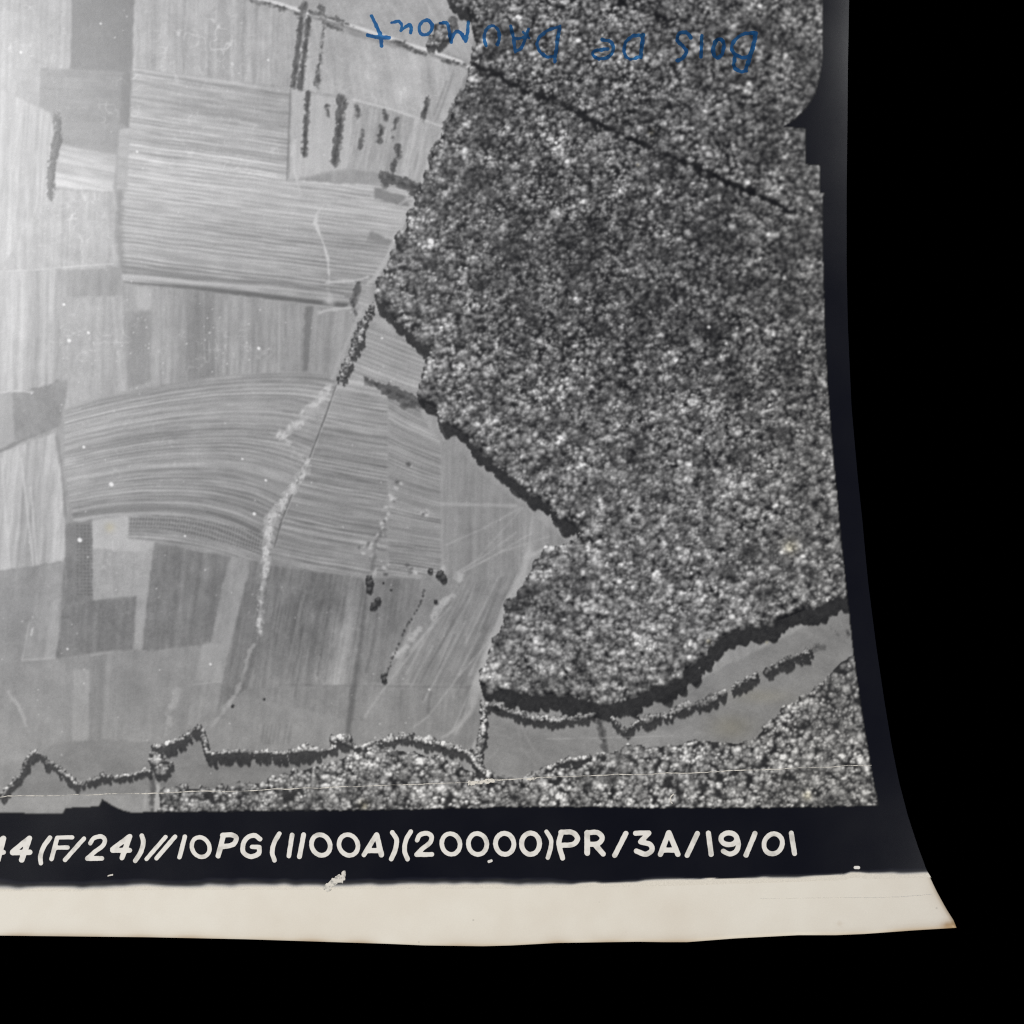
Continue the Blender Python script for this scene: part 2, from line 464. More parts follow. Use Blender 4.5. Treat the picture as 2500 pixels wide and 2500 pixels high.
# --- upper middle
field([(735, 30), (860, 88), (1145, 163), (1085, 312), (1035, 300), (870, 245), (718, 215)], 184, 80, 7, (7, 14, 34), 8)
field([(600, L_), (1180, L_), (1110, 0), (1155, 60), (1152, 150), (926, 88), (756, 30), (600, -12)], 174, 60, 7, (8, 16, 30), 9)
blob((985, 228), 26, 18, 212, 0.7); blob((1010, 165), 40, 16, 205, 0.5, -30)
field([(712, 216), (870, 247), (850, 410), (705, 440)], 190, 92, 5, (14, 30), 4)
field([(866, 246), (1086, 311), (1036, 443), (850, 410)], 176, 101, 16, (7, 14, 30), 6)
stroke([(860, 243), (960, 268), (1040, 295), (1082, 310)], 5, 212, 0.8, 4)
stroke([(1082, 318), (1062, 352), (1042, 410), (1030, 440)], 7, 196, 0.7, 4)
field([(915, 456), (985, 478), (1005, 505), (985, 503), (915, 485)], 132, 12, 4, (9, 18), 4)
field([(905, 565), (965, 590), (950, 598), (895, 585)], 138, 12, 4, (9, 18), 4)
stroke([(705, 440), (850, 412), (935, 420)], 5, 178, 0.5, 4)
for a_, b_ in (((1122, 150), (1070, 300)), ((1100, 180), (1050, 300)), ((1112, 160), (1090, 235))):
    stroke([a_, b_], 4, 182, 0.5, 4, 1)
for a_, b_ in (((1108, 175), (1068, 290)), ((1090, 200), (1060, 280))):
    stroke([a_, b_], 5, 128, 0.5, 5, 1)
# roads and tracks
road = [(560, -28), (616, -6), (672, 6), (756, 33), (832, 54), (926, 85), (1046, 123), (1122, 149), (1150, 166)]
stroke([(x - 2, y + 7) for x, y in road], 4, 118, 0.5, 4, 2, 16)
stroke(road, 7.5, 226, 0.95, 3, 1.0, 30)
stroke([(748, 40), (741, 60), (736, 130), (729, 208)], 5, 202, 0.9, 3, 1)
stroke([(709, 218), (706, 300), (700, 440)], 3, 118, 0.7, 2.5, 0.6)
stroke([(720, 345), (716, 380), (719, 410), (724, 438)], [7, 9, 8, 5], 206, 0.9, 5, 3)
stroke([(738, 330), (722, 348)], 5, 190, 0.8, 4, 2)
stroke([(724, 438), (734, 476)], 3.5, 200, 0.8, 3, 1)
stroke([(698, 455), (712, 478), (740, 485), (800, 495)], 3, 186, 0.7, 3, 1)
stroke([(786, 505), (772, 525), (770, 545), (781, 572), (792, 601), (801, 634), (804, 690)], [3, 5, 8, 5, 6, 6, 3], 212, 0.92, 4, 2)
stroke([(1022, 468), (998, 514), (966, 580), (944, 630), (919, 674), (898, 692)], [7, 9, 12, 12, 11, 9], 186, 0.85, 6, 2)
stroke([(1004, 478), (975, 500)], 8, 184, 0.7, 5, 1)
stroke([(798, 691), (830, 687), (868, 686), (898, 676)], [7, 6, 5, 5], 206, 0.85, 4, 2)
# --- middle band of upright plots
field([(L_, 668), (0, 664), (150, 655), (160, 720), (156, 945), (0, 960), (L_, 990)], 178, 91, 13, (7, 16, 50), 5)
field([(180, 662), (297, 652), (298, 722), (174, 728)], 152, 91, 8, (7, 12, 26), 5)
field([(145, 728), (298, 722), (312, 955), (156, 1000)], 170, 92, 8, (7, 14, 34), 6)
stroke([(276, 730), (286, 850), (300, 950)], 7, 182, 0.6, 4)
field([(298, 690), (453, 705), (456, 930), (310, 958)], 160, 91, 11, (7, 14, 26), 5)
field([(332, 700), (372, 704), (368, 757), (334, 752)], 176, 90, 3, (10, 20), 3)
field([(310, 760), (366, 760), (368, 930), (312, 950)], 142, 91, 5, (12, 26), 6)
field([(453, 706), (760, 744), (752, 908), (590, 914), (456, 930)], 154, 91, 12, (5, 10, 30), 4)
field([(453, 706), (520, 714), (525, 922), (456, 930)], 138, 91, 8, (6, 12, 26), 5)
for xx in (497, 530, 560, 588, 600, 650, 690):
    stroke([(xx, 712 + (xx - 453) * 0.11), (xx + 2, 905 - abs(noise1(xx, 3, 5)) * 120)], 3, 170, 0.55, 3, 0.5)
field([(745, 748), (766, 748), (752, 908), (738, 908)], 126, 94, 4, (7, 14), 4)
field([(766, 748), (862, 762), (855, 800), (820, 905), (752, 908)], 160, 95, 8, (6, 14), 5)
blob((492, 760), 26, 24, 120, 0.4)
# --- left, below
field([(L_, 980), (0, 958), (30, 957), (34, 1080), (0, 1096), (L_, 1150)], 168, 92, 6, (12, 26), 3)
field([(30, 960), (123, 943), (152, 987), (149, 1036), (90, 1056), (34, 1080)], 138, 70, 5, (12, 40), 8)
field([(118, 940), (165, 928), (160, 985), (150, 1000)], 142, 90, 3, (10, 20), 5)
stroke([(-60, 965), (40, 954), (80, 958)], 4, 205, 0.8, 3, 1)
stroke([(80, 950), (118, 944), (140, 930)], 6, 112, 0.6, 5, 2)
stroke([(-200, 1150), (0, 1102), (60, 1072), (140, 1040)], [10, 9, 8, 4], 122, 0.8, 5, 2)
field([(L_, 1160), (0, 1106), (134, 1055), (150, 1150), (165, 1365), (150, 1375), (40, 1395), (L_, 1430)], 182, 95, 15, (7, 16, 40), 3)
for a_, b_ in (((4, 1120), (22, 1400)), ((52, 1120), (82, 1385)), ((75, 1190), (90, 1380)), ((12, 1250), (26, 1400))):
    stroke([a_, b_], 5, 204, 0.7, 4, 1)
stroke([(140, 1068), (156, 1180), (160, 1260)], 9, 128, 0.6, 7, 2)
stroke([(150, 1095), (166, 1255)], 4, 170, 0.6, 4, 1)
# --- arched field
def arc(x, y):
    f = np.clip((y - 920) / 330, -0.1, 1.2)
    uc = 690 + (370 - 690) * f
    k = np.where(x > uc, 6.0e-4, 3.6e-4 + 1.7e-4 * np.clip(f, 0, 1))
    return y - k * (x - uc) ** 2, x
field([(156, 1002), (200, 985), (308, 958), (453, 929), (580, 913), (699, 907), (780, 915), (822, 930), (800, 1000), (756, 1115), (720, 1190), (660, 1350),
       (640, 1375), (565, 1358), (440, 1332), (377, 1322), (312, 1314), (312, 1262), (226, 1270), (180, 1272), (158, 1150)],
      156, 0, 17, (4, 7, 14), 3, arc, lambda x, y: 14 * np.clip((330 - x) / 170, 0, 1) - 9 * np.clip((y - 1120) / 180, 0, 1), 11, 9.2)
w_arc = [(u_, 0) for u_ in range(160, 830, 22)]
def arc_line(v_at, tone, w, a, u0=160, u1=820):
    pts = []
    for uu in range(u0, u1, 18):
        vv = v_at
        for _ in range(6):
            f = min(max((vv - 920) / 330, -0.1), 1.2); uc = 690 - 320 * f
            k = 6.0e-4 if uu > uc else 3.6e-4 + 1.7e-4 * min(max(f, 0), 1)
            vv = v_at + k * (uu - uc) ** 2
        pts.append((uu, vv))
    stroke(pts, w, tone, a, 3)
arc_line(938, 178, 3, 0.8, 300, 800); arc_line(1004, 186, 4, 0.85, 300, 780); arc_line(930, 122, 3, 0.6, 200, 700); arc_line(1018, 172, 3, 0.5, 400, 780)
arc_line(946, 128, 3, 0.6, 160, 600); arc_line(1240, 112, 12, 0.8, 182, 640); arc_line(1250, 166, 3, 0.5, 320, 640)
for k in range(40):
    vv = 1040 + k * 5.2 + random.uniform(-1, 1)
    arc_line(vv, random.choice((118, 126, 168, 176)), 2.4, 0.35, 170 + random.randint(0, 60), random.randint(450, 760))
# orchard band with a lattice of light gaps
SEED[0] += 3
sl = win([(310, 1250), (650, 1380)], 0)
x, y = X[sl], Y[sl]
p, _ = arc(x, y)
mk = inside([(314, 1262), (380, 1258), (453, 1262), (600, 1292), (648, 1312), (646, 1352), (500, 1312), (380, 1288), (314, 1288)], x, y)
lat = 104 + 58 * np.maximum(np.cos((x + 0.15 * y) * 2 * math.pi / 14.5) ** 8, np.cos((p - 1252) * 2 * math.pi / 21) ** 6 * 0.8)
T[sl] = np.where(mk, 0.8 * lat + 0.2 * T[sl] + 4 * noise2(x, y, 6, 77), T[sl])
# --- right of the track
field([(822, 932), (848, 912), (948, 958), (948, 1390), (900, 1412), (760, 1392), (648, 1370), (668, 1338), (720, 1190), (756, 1117), (796, 1012)],
      148, 10, 18, (4.5, 8, 16), 3, lambda x, y: (y - 0.19 * (x - 800) + 0.00012 * (x - 800) ** 2, x), lambda x, y: 18 * np.clip((1060 - y) / 120, 0, 1), 10, 9.5)
field([(948, 972), (1020, 992), (1046, 1045), (1078, 1080), (1076, 1400), (1040, 1412), (948, 1408)], 148, 12, 17, (4.5, 8, 16), 3,
      lambda x, y: (y - (0.55 - 0.42 * np.clip((y - 1000) / 330, 0, 1)) * (x - 1000), x), None, 10, 8.5)
field([(1078, 1076), (1110, 1088), (1194, 1170), (1300, 1255), (1384, 1322), (1345, 1342), (1310, 1370), (1270, 1440), (1110, 1430), (1085, 1405)],
      150, 91, 8, (5, 10, 24), 4)
stroke([(945, 985), (947, 1080), (944, 1380)], 4, 166, 0.28, 5, 2)
stroke([(1076, 1090), (1080, 1400)], 5, 168, 0.3, 6, 2)
# triangle between the two woods
field([(870, 700), (918, 735), (930, 755), (955, 805), (1035, 862), (1048, 880), (1040, 915), (1024, 962), (960, 946), (890, 922), (846, 908), (850, 880)],
      164, 20, 11, (6, 12, 26), 4, None, None, 7, 11)
stroke([(846, 906), (890, 924), (935, 940), (1000, 966), (1020, 968)], [3, 5, 8, 8, 4], 190, 0.8, 4, 1)
stroke([(910, 742), (880, 830), (848, 908)], 5, 182, 0.7, 5, 1)
stroke([(884, 752), (850, 830), (812, 922)], 7, 186, 0.6, 6, 1)
stroke([(884, 700), (900, 720), (906, 745)], 14, 170, 0.6, 8, 2)
# --- lower left
field([(L_, 1420), (0, 1392), (150, 1370), (226, 1465), (330, 1455), (345, 1590), (520, 1570), (530, 1780), (489, 1775), (376, 1830), (150, 1876), (91, 1836), (0, 1949), (L_, 2000)],
      149, 95, 5, (12, 26), 5)
field([(160, 1280), (226, 1270), (226, 1466), (160, 1482)], 128, 92, 4, (9, 18), 5)
for i_ in range(5):
    for j_ in range(20):
        stroke([(190 + i_ * 8.6 + random.uniform(-1, 1), 1284 + j_ * 8.8 + random.uniform(-1, 1))] * 2, 4.5 if i_ > 1 else 3.5, 84, 0.75, 2.5)
field([(226, 1270), (312, 1260), (312, 1314), (377, 1322), (368, 1430), (330, 1456), (227, 1468)], 168, 92, 5, (12, 26), 6)
field([(226, 1270), (312, 1260), (312, 1314), (377, 1322), (374, 1350), (227, 1340)], 184, 92, 3, (12, 26), 4)
field([(360, 1340), (377, 1323), (347, 1588), (323, 1586), (332, 1452)], 164, 97, 4, (9, 18), 4)
field([(377, 1324), (470, 1342), (565, 1360), (535, 1560), (514, 1572), (347, 1590)], 128, 95, 7, (7, 12, 30), 7)
field([(156, 1368), (166, 1480), (226, 1466), (332, 1455), (324, 1586), (232, 1592), (134, 1608), (146, 1532)], 126, 94, 6, (8, 14), 7)
field([(94, 1383), (156, 1372), (145, 1532), (134, 1608), (54, 1615), (76, 1517)], 158, 98, 5, (12, 26), 5)
field([(124, 1470), (148, 1460), (134, 1608), (110, 1608)], 170, 98, 3, (12, 26), 4)
stroke([(72, 1518), (54, 1612), (134, 1606)], 4, 184, 0.7, 4, 1); stroke([(80, 1535), (76, 1550)], 5, 214, 0.8, 3, 2)
field([(562, 1361), (613, 1369), (580, 1503), (543, 1662), (529, 1731), (470, 1770), (452, 1778), (475, 1662), (493, 1575), (515, 1568), (540, 1440)], 154, 100, 5, (10, 24), 4)
stroke([(590, 1420), (565, 1540), (548, 1600)], 16, 168, 0.5, 12, 2); stroke([(470, 1672), (545, 1662)], 3, 174, 0.8, 3, 1)
field([(492, 1576), (516, 1569), (545, 1575), (540, 1660), (476, 1662)], 162, 98, 3, (10, 24), 3)
field([(613, 1369), (645, 1374), (634, 1550), (620, 1680), (560, 1745), (529, 1735), (543, 1662), (582, 1500)], 128, 100, 8, (6, 12), 6)
field([(178, 1637), (217, 1633), (217, 1807), (178, 1808)], 164, 92, 4, (12, 26), 5)
field([(221, 1597), (275, 1590), (264, 1803), (221, 1804)], 142, 93, 5, (10, 20), 4)
stroke([(268, 1600), (256, 1800)], 13, 164, 0.7, 6, 1); stroke([(222, 1600), (274, 1592)], 4, 172, 0.7, 4)
blob((140, 1760), 50, 60, 160, 0.5); blob((110, 1700), 60, 40, 152, 0.4); blob((330, 1680), 50, 60, 132, 0.5)
field([(100, 1838), (140, 1812), (260, 1806), (372, 1812), (376, 1880), (300, 1892), (200, 1910), (150, 1876)], 138, 0, 2, (20, 40), 4)
stroke([(20, 1690), (45, 1720), (70, 1785)], 7, 182, 0.7, 6, 5); blob((20, 1790), 50, 50, 164, 0.6); blob((40, 1850), 40, 20, 184, 0.5)
stroke([(432, 1690), (418, 1720), (406, 1785)], [20, 12, 10], 178, 0.65, 10, 8, 14)
field([(0, 1955), (47, 1910), (85, 1845), (145, 1885), (190, 1925), (255, 1900), (375, 1885), (375, 1985), (L_, 1992), (L_, 1985)], 140, 0, 3, (20, 40), 3)
field([(-10, 1945), (380, 1935), (390, 1985), (L_, 1992), (L_, 1950)], 158, 0, 3, (14, 30), 4)
field([(378, 1895), (410, 1830), (490, 1790), (505, 1845), (700, 1850), (780, 1838), (760, 1880), (600, 1925), (390, 1932)], 134, 2, 4, (14, 30), 3)
stroke([(372, 1900), (371, 1980)], 9, 84, 0.8, 5, 5); stroke([(386, 1915), (382, 1985)], [6, 14], 190, 0.8, 5, 2); stroke([(358, 1930), (350, 1985)], 4, 176, 0.7, 4, 1)
# --- lower middle
field([(645, 1376), (760, 1394), (890, 1412), (888, 1450), (862, 1672), (600, 1690), (634, 1550)], 130, 100, 13, (6, 11, 26), 6,
      None, lambda x, y: 22 * np.exp(-(((x - 835 + (y - 1550) * 0.16) / 45) ** 2)) * np.clip((y - 1430) / 100, 0, 1) - 6 + 17 * np.clip((y - 1570) / 100, 0, 1))
field([(900, 1412), (1040, 1412), (1034, 1446), (945, 1668), (862, 1672), (890, 1456)], 130, 101, 10, (7, 14, 30), 5, None, lambda x, y: 12 * np.clip((y - 1570) / 100, 0, 1))
field([(606, 1680), (862, 1672), (1175, 1672), (1172, 1790), (1140, 1840), (1000, 1798), (900, 1812), (780, 1832), (508, 1836), (498, 1784), (540, 1720)], 145, 95, 6, (8, 16, 40), 4)
field([(525, 1770), (600, 1700), (1000, 1790), (880, 1815), (700, 1835), (510, 1836), (500, 1790)], 148, 92, 4, (14, 30), 4)
stroke([(672, 1672), (860, 1674), (1165, 1678)], 3, 112, 0.4, 4, 1)
stroke([(893, 1440), (882, 1560), (862, 1690), (850, 1785)], [9, 11, 14, 12], 94, 0.65, 9, 2)
stroke([(922, 1490), (912, 1560), (895, 1640)], 5, 96, 0.4, 5, 2)
stroke([(809, 1446), (790, 1560), (775, 1650)], 4, 92, 0.55, 4, 1)
for k in range(26):
    xx = random.uniform(610, 850); yy = random.uniform(1440, 1600); ll = random.uniform(40, 120)
    stroke([(xx, yy), (xx - 0.18 * ll, yy + ll)], 3.5, random.choice((90, 96, 138)), 0.35, 3.5, 1)
for xx in (645, 655, 664, 674, 684, 700, 712):
    stroke([(xx, 1770), (xx - 8, 1815)], 4, 112, 0.4, 4, 1)
stroke([(1050, 1690), (1046, 1740)], 7, 104, 0.5, 6, 2); stroke([(980, 1690), (976, 1730)], 7, 116, 0.5, 6, 2)
field([(1030, 1404), (1085, 1408), (1130, 1425), (1272, 1400), (1300, 1380), (1285, 1420), (1240, 1490), (1180, 1640), (1168, 1672), (965, 1668), (1000, 1560)],
      144, 112, 9, (7, 14, 30), 5)
for k in range(34):
    xx = random.uniform(1080, 1270); yy = random.uniform(1400, 1560); ll = random.uniform(60, 200); sl_ = random.uniform(-0.56, -0.4)
    stroke([(xx, yy), (xx + sl_ * ll, yy + ll)], random.uniform(2, 6), random.choice((182, 174, 186, 112)), 0.4, 4, 1)
stroke([(1294, 1335), (1278, 1400), (1240, 1480), (1200, 1580), (1168, 1665), (1150, 1735), (1110, 1790)], [12, 20, 26, 26, 24, 12, 4], 186, 0.8, 10, 2)
stroke([(1380, 1332), (1330, 1342), (1296, 1356)], [6, 9, 12], 182, 0.8, 6, 1)
for pts, w in (([(1300, 1300), (1200, 1360), (1105, 1410)], 3), ([(1340, 1310), (1230, 1345), (1130, 1395)], 3), ([(1260, 1300), (1180, 1360), (1110, 1400)], 3),
               ([(1200, 1560), (1120, 1650), (1045, 1750), (1010, 1775)], 4), ([(1160, 1660), (1130, 1760), (1090, 1798)], 6), ([(1150, 1680), (1105, 1785), (1080, 1800)], 4),
               ([(1115, 1430), (1030, 1560), (930, 1692), (890, 1750)], 4), ([(1080, 1230), (1260, 1235)], 8), ([(1270, 1240), (1180, 1290), (1090, 1330)], 3),
               ([(1300, 1260), (1290, 1340)], 6), ([(1100, 1480), (1000, 1590)], 4), ([(1275, 1100 + 140), (1160, 1370), (1110, 1405)], 2.5),
               ([(1170, 1680), (1200, 1692), (1240, 1706)], 7), ([(1180, 1712), (1172, 1730), (1166, 1790), (1150, 1850)], 7)):
    stroke(pts, w, 182, 0.6, 4, 1)
for c in ((1100, 1456), (1085, 1466), (1070, 1482), (1060, 1500), (1020, 1540), (1008, 1556), (990, 1580), (975, 1590), (966, 1600), (1080, 1392), (1122, 1412)):
    stroke([(c[0] - 4, c[1] + 4), (c[0] + 4, c[1] - 4)], random.uniform(8, 14), 192, 0.75, 6, 5, 8)
for c in ((1005, 1135), (977, 1186), (966, 1222), (960, 1216), (937, 1266), (945, 1262), (926, 1295), (915, 1327), (910, 1332), (1034, 1251), (1040, 1256), (950, 1245), (940, 1390), (926, 1388), (1010, 1398), (1000, 1392), (885, 1340), (900, 1355)):
    for _ in range(3):
        e_ = (c[0] + random.uniform(-11, 11), c[1] + random.uniform(-12, 12))
        stroke([e_, (e_[0] + random.uniform(-4, 4), e_[1] + random.uniform(-3, 3))], random.uniform(4, 8), random.choice((196, 206, 200, 92)), 0.8, 4, 2, 7)
stroke([(930, 1300), (915, 1330), (908, 1400)], 8, 108, 0.6, 8, 4)
stroke([(905, 1400), (990, 1392), (1076, 1394)], 3, 176, 0.5, 3, 1); stroke([(660, 1362), (800, 1388), (890, 1405)], 4, 172, 0.5, 5, 1)
# --- meadows between the woods
field([(1165, 1720), (1252, 1742), (1500, 1760), (2090, 1470), (2110, 1600), (2040, 1640), (1850, 1810), (1560, 1830), (1300, 1900), (1160, 1880)], 140, 20, 4, (14, 30), 4)
field([(1165, 1720), (1252, 1742), (1455, 1755), (1478, 1840), (1300, 1898), (1160, 1880)], 143, 20, 4, (14, 30), 4)
blob((1900, 1690), 90, 22, 156, 0.6, -28); blob((1600, 1800), 120, 16, 160, 0.6, -4); blob((1780, 1770), 40, 26, 134, 0.6)
for pts in ([(1262, 1765), (1275, 1830), (1310, 1868)], [(1268, 1765), (1300, 1825), (1330, 1860)], [(1215, 1830), (1180, 1870)]):
    stroke(pts, 4, 160, 0.6, 5, 1)
stroke([(1990, 1690), (2060, 1625), (2086, 1600)], 8, 158, 0.7, 6, 2); stroke([(1880, 1768), (1990, 1690)], 8, 158, 0.6, 7, 2)
stroke([(1527, 1836), (1560, 1822), (1610, 1816)], 8, 160, 0.7, 5, 3)

T = blur(T, 0.55)
blob((802, 735), 12, 10, 200, 0.7); stroke([(800, 706), (812, 745)], 10, 190, 0.5, 8, 4)
stroke([(782, 762), (815, 754), (860, 752)], [8, 7, 4], 196, 0.8, 5, 3)
stroke([(821, 940), (796, 1012), (756, 1117), (720, 1190), (687, 1273), (669, 1338)], 3, 98, 0.8, 2.5, 0.8)
stroke([(824, 941), (799, 1013), (759, 1118), (723, 1191), (690, 1273)], 2.5, 178, 0.7, 2.5, 0.8)
# pale scrub and chalk track
for pts, w in (([(808, 942), (770, 985), (730, 1030), (694, 1062)], [14, 24, 22, 16]), ([(690, 1066), (704, 1078)], [10, 8]), ([(715, 1108), (735, 1110)], [7, 9]), ([(676, 1062), (684, 1058)], [8, 8])):
    stroke(pts, w, 192, 0.6, 12, 8, 12); stroke(pts, np.asarray(w) * 0.8, 210, 0.75, 6, 6, 7, 0.5)
stroke([(752, 1125), (741, 1157), (718, 1185), (700, 1212), (676, 1246), (660, 1277), (653, 1313), (651, 1349), (648, 1391), (639, 1445), (633, 1517), (635, 1550)],
       [6, 10, 16, 18, 24, 26, 20, 15, 11, 8, 7, 4], 196, 0.62, 12, 8, 10)
stroke([(752, 1125), (741, 1157), (718, 1185), (700, 1212), (676, 1246), (660, 1277), (653, 1313), (651, 1349), (648, 1391), (639, 1445), (633, 1517), (635, 1550)],
       [5, 8, 13, 14, 18, 20, 16, 13, 10, 7, 6, 4], 212, 0.75, 6, 6, 7, 0.45)
for k in range(46):
    t = random.random()
    i = int(t * 8); q_ = [(741, 1157), (718, 1185), (700, 1212), (676, 1246), (660, 1277), (653, 1313), (651, 1349), (648, 1391), (640, 1440)][i]
    stroke([(q_[0] + random.uniform(-9, 9), q_[1] + random.uniform(-14, 14))] * 2, random.uniform(2, 4), random.choice((120, 150, 232, 236)), 0.8, 2)
stroke([(634, 1550), (609, 1590), (594, 1648), (576, 1695), (518, 1771)], [4, 8, 7, 5, 4], 172, 0.7, 6, 5)
def curls(c, rx, ry, gain, seed):
    sl = win([(c[0] - 2 * rx, c[1] - 2 * ry), (c[0] + 2 * rx, c[1] + 2 * ry)], 2)
    x, y = X[sl], Y[sl]
    n_ = np.abs(noise2(x + 5 * noise2(x, y, 20, seed + 3), y + 5 * noise2(x, y, 20, seed + 4), 15, seed))
    m_ = np.clip(1 - n_ / 0.16, 0, 1) * np.clip(noise2(x, y, 26, seed + 1) + 0.25, 0, 1)
    T[sl] += gain * m_ * np.exp(-(((x - c[0]) / rx) ** 2 + ((y - c[1]) / ry) ** 2) ** 2)
for c, rx, ry, gn, sd in (((500, 120), 150, 100, 42, 501), ((260, 235), 110, 70, 42, 511), ((90, 80), 150, 120, 26, 521), ((190, 560), 110, 100, 34, 531),
                          ((560, 330), 220, 120, 20, 541), ((240, 840), 130, 110, 26, 551), ((520, 860), 160, 60, 30, 561), ((930, 230), 180, 90, 20, 571), ((330, 1090), 200, 110, 18, 581),
                          ((280, 1420), 120, 150, 18, 591), ((760, 1530), 130, 140, 16, 601)):
    curls(c, rx, ry, gn, sd)

# canopy: every tree of the printed landscape as a dome in a height field, lit by the sun of that day
HM = np.zeros((Hh, W)); AL = np.zeros((Hh, W)); NR = np.zeros((Hh, W)); NXX = np.zeros((Hh, W))
def tree(x0, y0, r, hgt, alb):
    i0 = int((x0 - r * 1.2 - U0) / G); i1 = int((x0 + r * 1.2 - U0) / G) + 2
    j0 = int((y0 - r * 1.2 - V0) / G); j1 = int((y0 + r * 1.2 - V0) / G) + 2
    if i0 < 0 or j0 < 0 or i1 >= W or j1 >= Hh:
        return
    dx = (xs[i0:i1][None] - x0) / r; dy = (ys[j0:j1][:, None] - y0) / r
    d2 = dx * dx + dy * dy
    th = np.arctan2(dy, dx)
    lob = 1 + 0.10 * np.sin(th * 3 + x0) + 0.06 * np.sin(th * 5 + y0)
    d2 = d2 / lob ** 2
    dome = np.where(d2 < 1, hgt + r * 1.15 * np.sqrt(np.clip(1 - d2, 0, 1)) - r * 0.5, 0)
    sl = (slice(j0, j1), slice(i0, i1))
    up = dome > HM[sl]
    HM[sl] = np.where(up, dome, HM[sl]); AL[sl] = np.where(up, alb, AL[sl])

WOOD = [(1096, -20), (1100, 8), (1140, 22), (1150, 60), (1166, 90), (1160, 125), (1150, 140), (1155, 168), (1150, 188), (1122, 240), (1094, 305), (1072, 345), (1042, 430), (1022, 482), (1000, 543), (972, 594),
        (945, 663), (926, 700), (920, 733), (937, 741), (962, 780), (995, 806), (1035, 835), (1056, 857), (1046, 875), (1042, 911), (1029, 936),
        (1024, 962), (1033, 980), (1067, 998), (1089, 1034), (1133, 1059), (1158, 1092), (1216, 1135), (1263, 1168), (1299, 1204), (1345, 1237),
        (1392, 1280), (1428, 1302), (1383, 1331), (1346, 1342), (1317, 1364), (1301, 1385), (1283, 1422), (1258, 1458), (1243, 1490), (1229, 1532),
        (1203, 1580), (1182, 1641), (1172, 1670), (1198, 1684), (1234, 1686), (1317, 1693), (1401, 1699), (1448, 1711), (1491, 1715), (1535, 1707),
        (1575, 1693), (1596, 1670), (1643, 1657), (1687, 1624), (1709, 1602), (1765, 1552), (1816, 1530), (1881, 1523), (1954, 1494), (2008, 1472),
        (2080, 1440), (2140, 1400), (2140, -690), (1090, -690)]
LOWER = [(391, 1929), (449, 1925), (536, 1929), (616, 1914), (652, 1911), (699, 1893), (752, 1878), (817, 1858), (875, 1842), (926, 1836), (980, 1834),
         (1017, 1838), (1071, 1858), (1125, 1874), (1165, 1890), (1198, 1908), (1234, 1916), (1270, 1912), (1281, 1898), (1332, 1886), (1415, 1872),
         (1477, 1846), (1553, 1828), (1643, 1822), (1716, 1809), (1800, 1816), (1841, 1809), (1874, 1769), (1917, 1733), (1954, 1711), (2001, 1671),
         (2033, 1639), (2053, 1617), (2090, 1600), (2148, 1600), (2148, 1994), (391, 1994)]
RIDE = [(1140, 150), (1200, 176), (1265, 214), (1345, 248), (1432, 290), (1508, 324), (1580, 357), (1635, 382), (1707, 411), (1780, 448), (1852, 477), (1905, 502), (1940, 522)]
RIDE2 = [(1500, -10), (1519, 9), (1598, 38), (1640, 46), (1689, 51)]

def dist_poly(x, y, pts):
    b_ = 1e9
    for k in range(len(pts) - 1):
        dd, _ = seg_dist(x, y, pts[k], pts[k + 1]); b_ = np.minimum(b_, dd)
    return b_

LEAF = np.zeros((Hh, W))
def foliage(gx, gy, r, al):
    """sunlit leaf clumps of every crown, soft spots of uneven size and brightness"""
    for n_ in range(5):
        a = RNG.uniform(0, 2 * math.pi, len(gx)); d_ = np.sqrt(RNG.random(len(gx))) * 0.72 * r
        cx = gx + d_ * np.cos(a) - 0.10 * r; cy = gy + d_ * np.sin(a) - 0.22 * r
        amp = 1.55 * al * RNG.uniform(0.30, 1.08, len(gx)) * np.where(np.sin(a) > 0.2, 0.62, 1.0)
        sg = r * RNG.uniform(0.20, 0.46, len(gx)); st_x = RNG.uniform(0.75, 1.35, len(gx))
        i_ = np.round((cx - U0) / G).astype(int); j_ = np.round((cy - V0) / G).astype(int)
        for dj_ in range(-3, 4):
            for di_ in range(-3, 4):
                ii = np.clip(i_ + di_, 0, W - 1); jj = np.clip(j_ + dj_, 0, Hh - 1)
                d2 = ((xs[ii] - cx) / (sg * st_x)) ** 2 + ((ys[jj] - cy) * st_x / sg) ** 2
                np.maximum.at(LEAF, (jj, ii), amp * np.exp(-0.5 * d2))

